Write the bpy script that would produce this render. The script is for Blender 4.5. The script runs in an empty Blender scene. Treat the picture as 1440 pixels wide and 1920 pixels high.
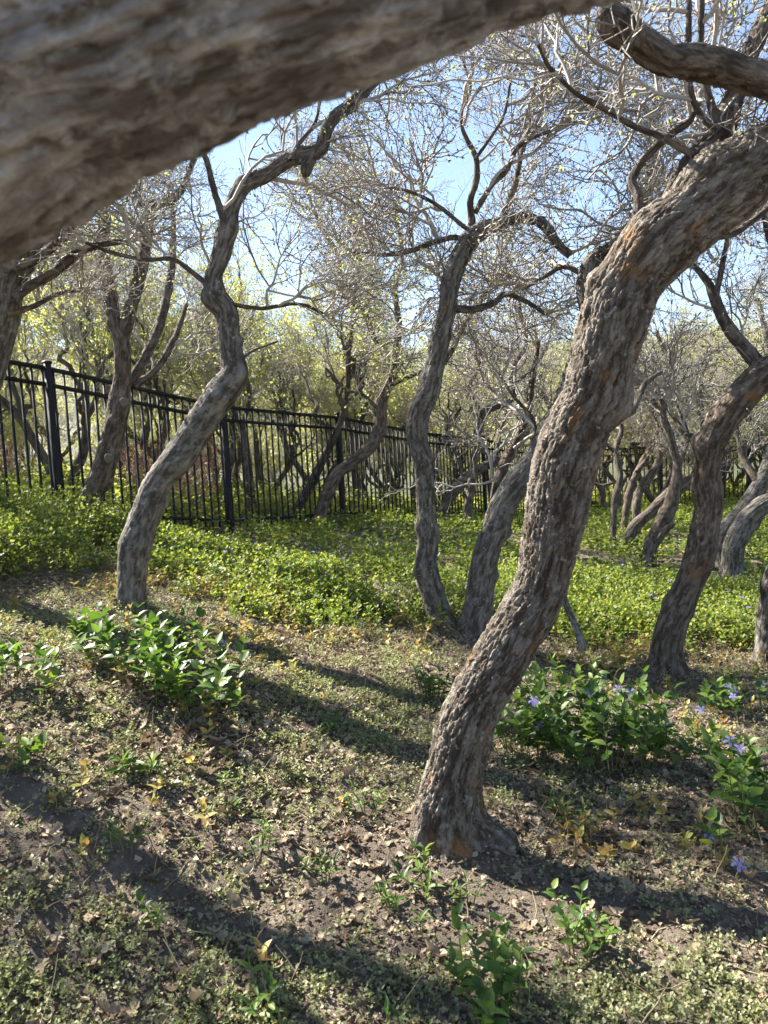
import bpy, math, random
import numpy as np
from mathutils import Vector, Matrix

rng = np.random.default_rng(7)
random.seed(7)
sc = bpy.context.scene
COL = sc.collection
R = math.radians

# ------------------------------------------------------------------ camera
F = 1400.0                       # focal length in photo pixels (1440 x 1920)
PITCH, ROLL, EYE = R(4.5), 0.054, 1.5
CX = np.array([1.0, 0, 0])
CF = np.array([0, math.cos(PITCH), -math.sin(PITCH)])
CU0 = np.array([0, math.sin(PITCH), math.cos(PITCH)])
CR = math.cos(ROLL) * CX - math.sin(ROLL) * CU0
CU = math.sin(ROLL) * CX + math.cos(ROLL) * CU0
CP = np.array([0, 0, EYE])
cam = bpy.data.cameras.new('camera')
co = bpy.data.objects.new('camera', cam)
COL.objects.link(co)
co.matrix_world = Matrix(((CR[0], CU[0], -CF[0], CP[0]), (CR[1], CU[1], -CF[1], CP[1]),
                          (CR[2], CU[2], -CF[2], CP[2]), (0, 0, 0, 1)))
cam.sensor_fit = 'VERTICAL'
cam.sensor_height = 36.0
cam.lens = F / 1920 * 36.0
cam.clip_start = 0.02
cam.clip_end = 9000
cam.dof.use_dof = True
cam.dof.focus_distance = 4.2
cam.dof.aperture_fstop = cam.lens / 3.8          # a phone lens: 3.8 mm wide pupil
sc.camera = co

# ------------------------------------------------------------------ light
SUN_EL, SUN_AZ = R(43), R(-54)                   # azimuth clockwise from +Y
SUND = np.array([math.sin(SUN_AZ) * math.cos(SUN_EL), math.cos(SUN_AZ) * math.cos(SUN_EL), math.sin(SUN_EL)])
w = bpy.data.worlds.new('World')
sc.world = w
w.use_nodes = True
nt = w.node_tree
bgn = nt.nodes.get('Background') or nt.nodes.new('ShaderNodeBackground')
sky = nt.nodes.new('ShaderNodeTexSky')
sky.sky_type = 'NISHITA'
sky.sun_disc = False
sky.sun_elevation = SUN_EL
sky.sun_rotation = SUN_AZ
sky.altitude = 1500
sky.air_density = 1.25
sky.dust_density = 0.0
sky.ozone_density = 5.0
nt.links.new(sky.outputs[0], bgn.inputs[0])
bgn.inputs[1].default_value = 0.052
sl = bpy.data.lights.new('sun', 'SUN')
sl.energy = 5.0
sl.angle = R(0.53)
sl.color = (1.0, 0.95, 0.87)
so = bpy.data.objects.new('sun', sl)
COL.objects.link(so)
so.rotation_euler = Vector(-SUND).to_track_quat('-Z', 'Y').to_euler()
so.location = (-6, 4, 8)
vs = sc.view_settings
vs.view_transform = 'Standard'
vs.look = 'None'
vs.exposure = 2.2
vs.gamma = 1.0
vs.use_curve_mapping = False

# ------------------------------------------------------------------ helpers
def P(px, py, d):
    """a point at depth d (metres) along the photo ray"""
    return CP + d * (CF + (px - 720) / F * CR + (960 - py) / F * CU)

def project(p):
    q = np.asarray(p) - CP
    d = q @ CF
    dd = np.where(d > 0.05, d, 0.05)
    return 720 + F * (q @ CR) / dd, 960 - F * (q @ CU) / dd, d

def tag(o, label=None, cat=None, group=None, kind=None):
    if label: o['label'] = label
    if cat: o['category'] = cat
    if group: o['group'] = group
    if kind: o['kind'] = kind
    return o

def empty(name, loc=(0, 0, 0)):
    o = bpy.data.objects.new(name, None)
    COL.objects.link(o)
    o.location = loc
    o.empty_display_size = 0.1
    return o

def hash3(ix, iy, iz, seed=0):
    h = (ix.astype(np.int64) * 374761393 + iy.astype(np.int64) * 668265263 + iz.astype(np.int64) * 2147483647 + seed * 144665) & 0xffffffff
    h = ((h ^ (h >> 13)) * 1274126177) & 0xffffffff
    h = ((h ^ (h >> 16)) * 2246822519) & 0xffffffff
    return ((h ^ (h >> 15)) & 0xffffff) / float(0xffffff)

def vn(p, seed=0):
    """value noise, p (...,3) -> [0,1]"""
    p = np.asarray(p, float)
    i = np.floor(p).astype(np.int64)
    f = p - i
    f = f * f * (3 - 2 * f)
    out = 0
    for dx in (0, 1):
        wx = f[..., 0] if dx else 1 - f[..., 0]
        for dy in (0, 1):
            wy = f[..., 1] if dy else 1 - f[..., 1]
            for dz in (0, 1):
                wz = f[..., 2] if dz else 1 - f[..., 2]
                out = out + wx * wy * wz * hash3(i[..., 0] + dx, i[..., 1] + dy, i[..., 2] + dz, seed)
    return out

def fbm(p, oct=3, seed=0):
    a, s, t = 1.0, 0.0, 0.0
    p = np.asarray(p, float)
    for k in range(oct):
        s = s + a * vn(p * 2 ** k, seed + k)
        t += a
        a *= 0.5
    return s / t

def n2(x, y, sc_, seed=0, oct=3):
    return fbm(np.stack([x * sc_, y * sc_, np.zeros_like(x) + 0.37], -1), oct, seed)

def voro(u, v, nu, seed=0):
    """2-D Voronoi, periodic in u with nu cells; returns F1, F2"""
    iu = np.floor(u).astype(np.int64)
    iv = np.floor(v).astype(np.int64)
    f1 = np.full(u.shape, 9.0)
    f2 = np.full(u.shape, 9.0)
    hid = np.zeros(u.shape)
    ldv = np.zeros(u.shape)
    z = np.zeros_like(iu)
    for du in (-1, 0, 1):
        for dv in (-1, 0, 1):
            cu, cv = iu + du, iv + dv
            cm = np.mod(cu, nu)
            ju = hash3(cm, cv, z, seed)
            jv = hash3(cm, cv, z + 5, seed)
            d = np.hypot(cu + ju - u, cv + jv - v)
            hid = np.where(d < f1, hash3(cm, cv, z + 11, seed), hid)
            ldv = np.where(d < f1, v - cv - jv, ldv)
            n1 = np.minimum(f1, d)
            f2 = np.minimum(np.maximum(f1, d), f2)
            f1 = n1
    return f1, f2, hid, ldv

def unit(v):
    return v / np.maximum(np.linalg.norm(v, axis=-1, keepdims=True), 1e-9)

def mesh_np(name, verts, quads=None, tris=None, smooth=False, attrs=None):
    me = bpy.data.meshes.new(name)
    nv = len(verts)
    me.vertices.add(nv)
    me.vertices.foreach_set('co', np.ascontiguousarray(verts, np.float32).ravel())
    nq = 0 if quads is None else len(quads)
    ntq = 0 if tris is None else len(tris)
    loops = []
    if nq: loops.append(np.asarray(quads, np.int32).ravel())
    if ntq: loops.append(np.asarray(tris, np.int32).ravel())
    lp = np.concatenate(loops)
    me.loops.add(len(lp))
    me.loops.foreach_set('vertex_index', lp)
    me.polygons.add(nq + ntq)
    st = np.concatenate([np.arange(nq) * 4, nq * 4 + np.arange(ntq) * 3]).astype(np.int32)
    me.polygons.foreach_set('loop_start', st)
    if smooth:
        me.polygons.foreach_set('use_smooth', np.ones(nq + ntq, bool))
    if attrs:
        for k, a in attrs.items():
            at = me.attributes.new(k, 'FLOAT_VECTOR', 'POINT')
            at.data.foreach_set('vector', np.ascontiguousarray(a, np.float32).ravel())
    me.update(calc_edges=True)
    return me

def obj(name, me, mat, parent=None):
    o = bpy.data.objects.new(name, me)
    COL.objects.link(o)
    if mat is not None and not me.materials:
        me.materials.append(mat)
    if parent is not None:
        o.parent = parent
        pm = parent.matrix_basis
        q = parent
        while q.parent is not None:
            q = q.parent
            pm = q.matrix_basis @ pm
        o.matrix_parent_inverse = pm.inverted()
    return o

# ------------------------------------------------------------------ materials
def mat_new(name):
    m = bpy.data.materials.new(name)
    m.use_nodes = True
    t = m.node_tree
    b = t.nodes.get('Principled BSDF')
    return m, t, b

def node(t, kind, **kw):
    n = t.nodes.new(kind)
    for k, v in kw.items():
        if k in n.inputs: n.inputs[k].default_value = v
        else: setattr(n, k, v)
    return n

def ramp(t, fac, stops):
    r = t.nodes.new('ShaderNodeValToRGB')
    e = r.color_ramp.elements
    while len(e) < len(stops): e.new(0.5)
    for el, (p, c) in zip(e, stops):
        el.position = p
        el.color = (*c, 1) if len(c) == 3 else c
    t.links.new(fac, r.inputs[0])
    return r.outputs[0]

def mixc(t, fac, a, b):
    m = t.nodes.new('ShaderNodeMix')
    m.data_type = 'RGBA'
    for sock, v in ((m.inputs[0], fac), (m.inputs[6], a), (m.inputs[7], b)):
        if hasattr(v, 'links'): t.links.new(v, sock)
        elif isinstance(v, (int, float)): sock.default_value = v
        else: sock.default_value = (*v, 1)
    return m.outputs[2]

def math_n(t, op, a, b=0.0):
    m = t.nodes.new('ShaderNodeMath')
    m.operation = op
    for s, v in ((m.inputs[0], a), (m.inputs[1], b)):
        if hasattr(v, 'links'): t.links.new(v, s)
        else: s.default_value = v
    return m.outputs[0]

def noise(t, vec, scale, detail=3, rough=0.55):
    n = node(t, 'ShaderNodeTexNoise', Scale=scale, Detail=detail, Roughness=rough)
    t.links.new(vec, n.inputs['Vector'])
    return n.outputs[0]

def bark_mat(name, grey, brown, pale, rust, rust_amt=0.5, pale_amt=0.5, bump=0.7, fine=1.0):
    m, t, b = mat_new(name)
    at = node(t, 'ShaderNodeAttribute', attribute_name='bark')
    mp = node(t, 'ShaderNodeMapping')
    mp.inputs['Scale'].default_value = (1, 1, 0.2)
    t.links.new(at.outputs['Vector'], mp.inputs['Vector'])
    v = mp.outputs[0]
    big = noise(t, at.outputs['Vector'], 5.5, 4)
    med = noise(t, v, 38 * fine, 5, 0.65)
    pa = node(t, 'ShaderNodeAttribute', attribute_name='plate')
    ps = node(t, 'ShaderNodeSeparateXYZ')
    t.links.new(pa.outputs['Vector'], ps.inputs[0])
    tone = math_n(t, 'ADD', math_n(t, 'MULTIPLY', med, 0.74), math_n(t, 'MULTIPLY', math_n(t, 'ADD', ps.outputs[0], ps.outputs[1]), 0.13))
    c = ramp(t, tone, [(0.32, tuple(x * 0.7 for x in brown)), (0.43, brown), (0.52, grey), (0.66, tuple(x * 1.75 for x in grey))])
    pn = noise(t, at.outputs['Vector'], 27, 5, 0.7)
    c = mixc(t, ramp(t, pn, [(0.66 - 0.14 * pale_amt, (0, 0, 0)), (0.76 - 0.1 * pale_amt, (0.85,) * 3)]), c, pale)
    rn = math_n(t, 'ADD', math_n(t, 'MULTIPLY', big, 0.65), math_n(t, 'MULTIPLY', noise(t, v, 21, 4, .7), 0.35))
    c = mixc(t, ramp(t, rn, [(0.64 - 0.14 * rust_amt, (0, 0, 0)), (0.70 - 0.1 * rust_amt, (0.8,) * 3)]), c, rust)
    t.links.new(c, b.inputs['Base Color'])
    b.inputs['Roughness'].default_value = 0.92
    b.inputs['Specular IOR Level'].default_value = 0.2
    vo = node(t, 'ShaderNodeTexVoronoi', feature='DISTANCE_TO_EDGE', Scale=46 * fine)
    t.links.new(v, vo.inputs['Vector'])
    h = math_n(t, 'ADD', math_n(t, 'MULTIPLY', med, 1.0), math_n(t, 'MINIMUM', vo.outputs[0], 0.25))
    h = math_n(t, 'ADD', h, math_n(t, 'MULTIPLY', noise(t, at.outputs['Vector'], 190, 3), 0.35))
    bp = node(t, 'ShaderNodeBump', Strength=bump, Distance=0.016)
    t.links.new(h, bp.inputs['Height'])
    t.links.new(bp.outputs[0], b.inputs['Normal'])
    return m

def plain_mat(name, c1, c2, scale=8, rough=0.9, spec=0.2, island=False):
    m, t, b = mat_new(name)
    tc = node(t, 'ShaderNodeTexCoord')
    n = noise(t, tc.outputs['Object'], scale, 4)
    fac = n
    if island:
        g = node(t, 'ShaderNodeNewGeometry')
        fac = math_n(t, 'ADD', math_n(t, 'MULTIPLY', n, 0.4), math_n(t, 'MULTIPLY', g.outputs['Random Per Island'], 0.6))
    t.links.new(ramp(t, fac, [(0.25, c1), (0.75, c2)]), b.inputs['Base Color'])
    b.inputs['Roughness'].default_value = rough
    b.inputs['Specular IOR Level'].default_value = spec
    return m

def leaf_mat(name, stops, trans=0.45, rough=0.45, spec=0.4, tint=(1, 1, 1)):
    m, t, b = mat_new(name)
    g = node(t, 'ShaderNodeNewGeometry')
    oi = node(t, 'ShaderNodeObjectInfo')
    tc = node(t, 'ShaderNodeTexCoord')
    f = math_n(t, 'FRACT', math_n(t, 'ADD', g.outputs['Random Per Island'], oi.outputs['Random']))
    f = math_n(t, 'ADD', math_n(t, 'MULTIPLY', f, 0.75), math_n(t, 'MULTIPLY', noise(t, g.outputs['Position'], 3.0, 2), 0.25))
    c = ramp(t, f, stops)
    t.links.new(c, b.inputs['Base Color'])
    b.inputs['Roughness'].default_value = rough
    b.inputs['Specular IOR Level'].default_value = spec
    tr = node(t, 'ShaderNodeBsdfTranslucent')
    hs = node(t, 'ShaderNodeMix', data_type='RGBA', blend_type='MULTIPLY')
    hs.inputs[0].default_value = 1.0
    t.links.new(c, hs.inputs[6])
    hs.inputs[7].default_value = (*tint, 1)
    t.links.new(hs.outputs[2], tr.inputs[0])
    mx = node(t, 'ShaderNodeMixShader')
    mx.inputs[0].default_value = trans
    t.links.new(b.outputs[0], mx.inputs[1])
    t.links.new(tr.outputs[0], mx.inputs[2])
    t.links.new(mx.outputs[0], t.nodes['Material Output'].inputs[0])
    return m

M = {}
M['bark_main'] = bark_mat('bark_main', (0.152, 0.129, 0.102), (0.080, 0.058, 0.040), (0.40, 0.365, 0.31), (0.25, 0.125, 0.045), 0.72, 0.55, 1.0)
M['bark_grey'] = bark_mat('bark_grey', (0.152, 0.138, 0.117), (0.082, 0.068, 0.053), (0.39, 0.375, 0.335), (0.20, 0.12, 0.055), 0.15, 0.5, 1.0)
M['bark_brown'] = bark_mat('bark_brown', (0.138, 0.111, 0.085), (0.075, 0.053, 0.037), (0.32, 0.29, 0.25), (0.23, 0.12, 0.045), 0.4, 0.3, 1.0)
M['bark_limb'] = bark_mat('bark_limb', (0.118, 0.098, 0.078), (0.066, 0.050, 0.038), (0.28, 0.26, 0.23), (0.20, 0.11, 0.045), 0.35, 0.25, 0.9)
M['bark_near'] = bark_mat('bark_near', (0.235, 0.228, 0.22), (0.125, 0.113, 0.103), (0.48, 0.48, 0.47), (0.235, 0.18, 0.14), 0.45, 0.9, 1.0, 1.3)
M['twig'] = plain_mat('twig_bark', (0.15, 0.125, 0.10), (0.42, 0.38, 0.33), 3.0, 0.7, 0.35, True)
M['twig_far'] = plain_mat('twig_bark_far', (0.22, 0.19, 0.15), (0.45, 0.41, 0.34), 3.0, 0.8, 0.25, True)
M['cut'] = plain_mat('cut_wood', (0.12, 0.10, 0.08), (0.20, 0.17, 0.14), 45)
M['young'] = leaf_mat('young_leaf', [(0.1, (0.38, 0.41, 0.10)), (0.5, (0.51, 0.52, 0.19)), (0.9, (0.60, 0.58, 0.29))], 0.55, 0.5, 0.3, (1.1, 1.1, 0.8))
M['vinca'] = leaf_mat('periwinkle_leaf', [(0.05, (0.035, 0.075, 0.018)), (0.45, (0.075, 0.145, 0.028)), (0.8, (0.16, 0.23, 0.045)), (0.97, (0.27, 0.30, 0.08))], 0.38, 0.45, 0.3, (1.35, 1.4, 0.6))
M['cover'] = leaf_mat('ground_cover_leaf', [(0.05, (0.05, 0.085, 0.022)), (0.35, (0.115, 0.17, 0.036)), (0.7, (0.215, 0.25, 0.06)), (0.88, (0.33, 0.33, 0.11)), (0.97, (0.34, 0.24, 0.12))], 0.45, 0.5, 0.25, (1.5, 1.5, 0.6))
M['weed'] = leaf_mat('chickweed_leaf', [(0.05, (0.13, 0.15, 0.065)), (0.5, (0.265, 0.275, 0.135)), (0.95, (0.43, 0.41, 0.24))], 0.4, 0.5, 0.3, (1.1, 1.15, 0.7))
M['yellow'] = leaf_mat('yellowing_leaf', [(0.05, (0.26, 0.13, 0.05)), (0.35, (0.40, 0.27, 0.07)), (0.6, (0.42, 0.38, 0.10)), (0.95, (0.26, 0.30, 0.07))], 0.4, 0.5, 0.3)
M['dead'] = leaf_mat('dead_oak_leaf', [(0.05, (0.10, 0.064, 0.040)), (0.4, (0.245, 0.178, 0.112)), (0.75, (0.38, 0.305, 0.205)), (0.97, (0.54, 0.46, 0.33))], 0.18, 0.7, 0.25)
M['straw'] = leaf_mat('dry_stalk', [(0.05, (0.24, 0.16, 0.08)), (0.95, (0.46, 0.38, 0.22))], 0.2, 0.6, 0.3)
M['stem'] = plain_mat('green_stem', (0.10, 0.13, 0.035), (0.20, 0.19, 0.07), 20, 0.6)
M['flower'] = leaf_mat('periwinkle_petal', [(0.1, (0.24, 0.20, 0.56)), (0.9, (0.36, 0.31, 0.70))], 0.4, 0.5, 0.3)
M['red'] = leaf_mat('red_shrub_leaf', [(0.1, (0.24, 0.06, 0.035)), (0.5, (0.36, 0.13, 0.07)), (0.95, (0.40, 0.25, 0.10))], 0.4, 0.5, 0.3)
M['fence'] = plain_mat('black_fence_paint', (0.012, 0.012, 0.012), (0.02, 0.02, 0.02), 30, 0.6, 0.15)
M['clod'] = plain_mat('soil_clod', (0.085, 0.06, 0.045), (0.19, 0.145, 0.11), 12, 0.95, 0.1, True)
M['stone'] = plain_mat('stone', (0.25, 0.22, 0.19), (0.42, 0.38, 0.33), 30, 0.9)

def soil_mat():
    m, t, b = mat_new('soil')
    g = node(t, 'ShaderNodeNewGeometry')
    p = g.outputs['Position']
    c = ramp(t, noise(t, p, 9, 6, 0.65), [(0.3, (0.095, 0.075, 0.056)), (0.55, (0.16, 0.13, 0.098)), (0.75, (0.255, 0.213, 0.165))])
    far = mixc(t, ramp(t, noise(t, p, 0.9, 5, 0.6), [(0.42, (0, 0, 0)), (0.6, (1, 1, 1))]), (0.085, 0.072, 0.04), (0.06, 0.085, 0.024))
    sx = node(t, 'ShaderNodeSeparateXYZ')
    t.links.new(p, sx.inputs[0])
    d = node(t, 'ShaderNodeMapRange', interpolation_type='SMOOTHSTEP')
    d.inputs['From Min'].default_value = 9
    d.inputs['From Max'].default_value = 16
    t.links.new(sx.outputs[1], d.inputs['Value'])
    c = mixc(t, d.outputs[0], c, far)
    t.links.new(c, b.inputs['Base Color'])
    b.inputs['Roughness'].default_value = 0.96
    b.inputs['Specular IOR Level'].default_value = 0.12
    h = math_n(t, 'ADD', noise(t, p, 55, 5, 0.7), math_n(t, 'MULTIPLY', noise(t, p, 160, 3), 0.5))
    bp = node(t, 'ShaderNodeBump', Strength=0.9, Distance=0.02)
    t.links.new(h, bp.inputs['Height'])
    t.links.new(bp.outputs[0], b.inputs['Normal'])
    return m
M['soil'] = soil_mat()

# ------------------------------------------------------------------ ground
FD = np.array([1.4, 1.95]) / math.hypot(1.4, 1.95)         # direction of the side fence
PANEL = 2.40
FP = [np.array([-3.45, 7.95]) + FD * PANEL * k for k in range(-2, 7)]
FZ = [-0.17, -0.34, -0.59, -0.95, -1.07, -1.33, -1.50, -1.70, -1.87]

def ray_plane(px, py, zrel):
    d = CF + (px - 720) / F * CR + (960 - py) / F * CU
    t = zrel / d[2]
    q = CP + t * d
    return [q[0], q[1], q[2]]

ctl = []
for p, z in zip(FP, FZ): ctl.append([p[0], p[1], EYE + z])
for px, py, z in [(845, 1590, -1.47), (240, 1150, -0.98), (835, 1195, -1.40), (1245, 1275, -1.62), (1375, 1090, -1.72),
                  (100, 1850, -1.38), (1400, 1850, -1.52), (720, 1900, -1.48), (60, 1400, -1.08), (1420, 1450, -1.60)]:
    ctl.append(ray_plane(px, py, z))
for x, y, z in [(0, 0, -1.5), (-2, -1, -1.3), (2, -1, -1.55), (8, 20, -1.85), (13, 20.5, -1.9), (0, 22, -1.9), (0, 32, -2.4), (-15, 25, -1.2),
                (16, 32, -2.4), (0, 60, -3.6), (40, 60, -3.8), (-40, 60, -2.8), (-8, 8, 0.35), (-7, 2, -0.1), (8, 3, -1.95), (9, 11, -1.95),
                (-6, -5, -0.6), (6, -6, -1.7), (-20, 10, 1.2), (25, 12, -2.2)]:
    ctl.append([x, y, EYE + z])
ctl = np.array(ctl, float)

def tps_fit(c, lam=0.004):
    n = len(c)
    d = np.hypot(c[:, None, 0] - c[None, :, 0], c[:, None, 1] - c[None, :, 1])
    K = np.where(d > 0, d * d * np.log(np.maximum(d, 1e-9)), 0) + lam * np.eye(n)
    Pm = np.column_stack([np.ones(n), c[:, :2]])
    A = np.block([[K, Pm], [Pm.T, np.zeros((3, 3))]])
    return np.linalg.solve(A, np.concatenate([c[:, 2], np.zeros(3)]))
TW = tps_fit(ctl)

def ground0(x, y):
    x = np.asarray(x, float); y = np.asarray(y, float)
    sh = x.shape
    x = x.ravel(); y = y.ravel()
    r = np.hypot(x, y - 10)
    k = np.minimum(1, 48 / np.maximum(r, 1e-6))            # beyond 48 m hold the edge height
    xx, yy = x * k, 10 + (y - 10) * k
    z = TW[-3] + TW[-2] * xx + TW[-1] * yy
    for i in range(len(ctl)):
        d2 = (xx - ctl[i, 0]) ** 2 + (yy - ctl[i, 1]) ** 2
        z += TW[i] * 0.5 * d2 * np.log(np.maximum(d2, 1e-12))
    f = np.clip((r - 45) / 90, 0, 1)
    f = f * f * (3 - 2 * f)
    z = z * (1 - f) + (-3.5) * f
    return z.reshape(sh)

BUTTS = []
def ground(x, y):
    x = np.asarray(x, float); y = np.asarray(y, float)
    r = np.hypot(x, y)
    a = np.clip(1.4 - r / 22, 0.0, 1)
    m = 0
    for bx, by, br in BUTTS:
        m = m + 0.075 * np.exp(-((x - bx) ** 2 + (y - by) ** 2) / br ** 2) * (0.5 + n2(x, y, 9.0, 15, 2))
    return ground0(x, y) + m + a * (0.10 * (n2(x, y, 1.7, 3) - 0.5) + 0.055 * (n2(x, y, 7.0, 5) - 0.5) + 0.022 * (n2(x, y, 31.0, 8, 2) - 0.5))

def hit(px, py):
    """ground point under a photo pixel"""
    d = CF + (px - 720) / F * CR + (960 - py) / F * CU
    lo, hi = 0.5, 0.5
    while hi < 400:
        q = CP + hi * d
        if ground0(q[0], q[1]) >= q[2]: break
        lo = hi
        hi += 0.25
    for _ in range(30):
        m = (lo + hi) / 2
        q = CP + m * d
        if ground0(q[0], q[1]) >= q[2]: hi = m
        else: lo = m
    return CP + hi * d, hi

for px_, py_, br_ in [(850, 1588, 0.27), (245, 1146, 0.22), (158, 1004, 0.22), (838, 1188, 0.22), (884, 1201, 0.22), (1247, 1268, 0.26), (1374, 1091, 0.3)]:
    q_, _d = hit(px_, py_)
    BUTTS.append((q_[0], q_[1], br_))

def axis_pts(lo_far, lo, hi, hi_far, step, nfar):
    core = np.arange(lo, hi + 1e-6, step)
    up = hi + (hi_far - hi) * (np.linspace(0, 1, nfar + 1)[1:] ** 4)
    dn = lo + (lo_far - lo) * (np.linspace(0, 1, nfar + 1)[1:] ** 4)
    return np.concatenate([dn[::-1], core, up])

gx = axis_pts(-3500, -3.6, 3.6, 3500, 0.034, 70)
gy = axis_pts(-800, 1.3, 7.0, 5200, 0.034, 80)
GX, GY = np.meshgrid(gx, gy)
GZ = ground(GX, GY)
nx, ny = len(gx), len(gy)
ii = np.arange(nx * ny).reshape(ny, nx)
gq = np.stack([ii[:-1, :-1], ii[:-1, 1:], ii[1:, 1:], ii[1:, :-1]], -1).reshape(-1, 4)
go = obj('ground', mesh_np('ground', np.stack([GX, GY, GZ], -1).reshape(-1, 3), gq, smooth=True), M['soil'])
tag(go, kind='structure')

# distant hillside across the valley
hx = np.linspace(-3200, 3200, 150)
hy = np.linspace(200, 1600, 90)
HX, HY = np.meshgrid(hx, hy)
prof = np.clip((HY - 230) / 620, 0, 1)
prof = prof * prof * (3 - 2 * prof)
HZ = -12 + prof * (128 + 42 * (n2(HX, HY, 1 / 420, 21, 3) - 0.5) * 2 - 0.012 * HX) + 18 * prof * (n2(HX, HY, 1 / 130, 23, 4) - 0.5)
ii = np.arange(HX.size).reshape(HX.shape)
hq = np.stack([ii[:-1, :-1], ii[:-1, 1:], ii[1:, 1:], ii[1:, :-1]], -1).reshape(-1, 4)
M['hill'] = plain_mat('hillside_scrub', (0.075, 0.085, 0.05), (0.22, 0.19, 0.125), 0.02, 0.95, 0.05)
tag(obj('hills', mesh_np('hills', np.stack([HX, HY, HZ], -1).reshape(-1, 3), hq, smooth=True), M['hill']), kind='structure')

# pale street beyond the fence
M['road'] = plain_mat('pale_asphalt', (0.12, 0.12, 0.122), (0.16, 0.16, 0.16), 2.0, 0.9)
rx = np.linspace(-60, 90, 76)
rw = np.linspace(-3.0, 3.0, 7)
RX, RW = np.meshgrid(rx, rw)
RY = 33.5 + 0.02 * RX + RW
RZ = ground0(RX, RY) + 0.03
ii = np.arange(RX.size).reshape(RX.shape)
rq = np.stack([ii[:-1, :-1], ii[:-1, 1:], ii[1:, 1:], ii[1:, :-1]], -1).reshape(-1, 4)
tag(obj('road', mesh_np('road', np.stack([RX, RY, RZ], -1).reshape(-1, 3), rq), M['road']), kind='structure')

# ------------------------------------------------------------------ tubes
def catmull(pts, step):
    """pts (n,4): xyz + radius -> resampled at about step"""
    p = np.asarray(pts, float)
    p = np.vstack([2 * p[0] - p[1], p, 2 * p[-1] - p[-2]])
    out = []
    for i in range(1, len(p) - 2):
        n = max(2, int(np.ceil(np.linalg.norm(p[i + 1, :3] - p[i, :3]) / step)))
        t = np.linspace(0, 1, n, endpoint=False)[:, None]
        a, b, c, d = p[i - 1], p[i], p[i + 1], p[i + 2]
        out.append(0.5 * ((2 * b) + (c - a) * t + (2 * a - 5 * b + 4 * c - d) * t ** 2 + (3 * b - a - 3 * c + d) * t ** 3))
    out.append(p[-2][None])
    o = np.vstack(out)
    o[:, 3] = np.maximum(o[:, 3], 0.0012)
    return o

def bark_tube(name, path, nside, mat, parent, *a, **k):
    v_, q_, t_, at_ = bark_geo(path, nside, *a, **k)
    return obj(name, mesh_np(name, v_, q_, t_, True, at_), mat, parent)

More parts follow.
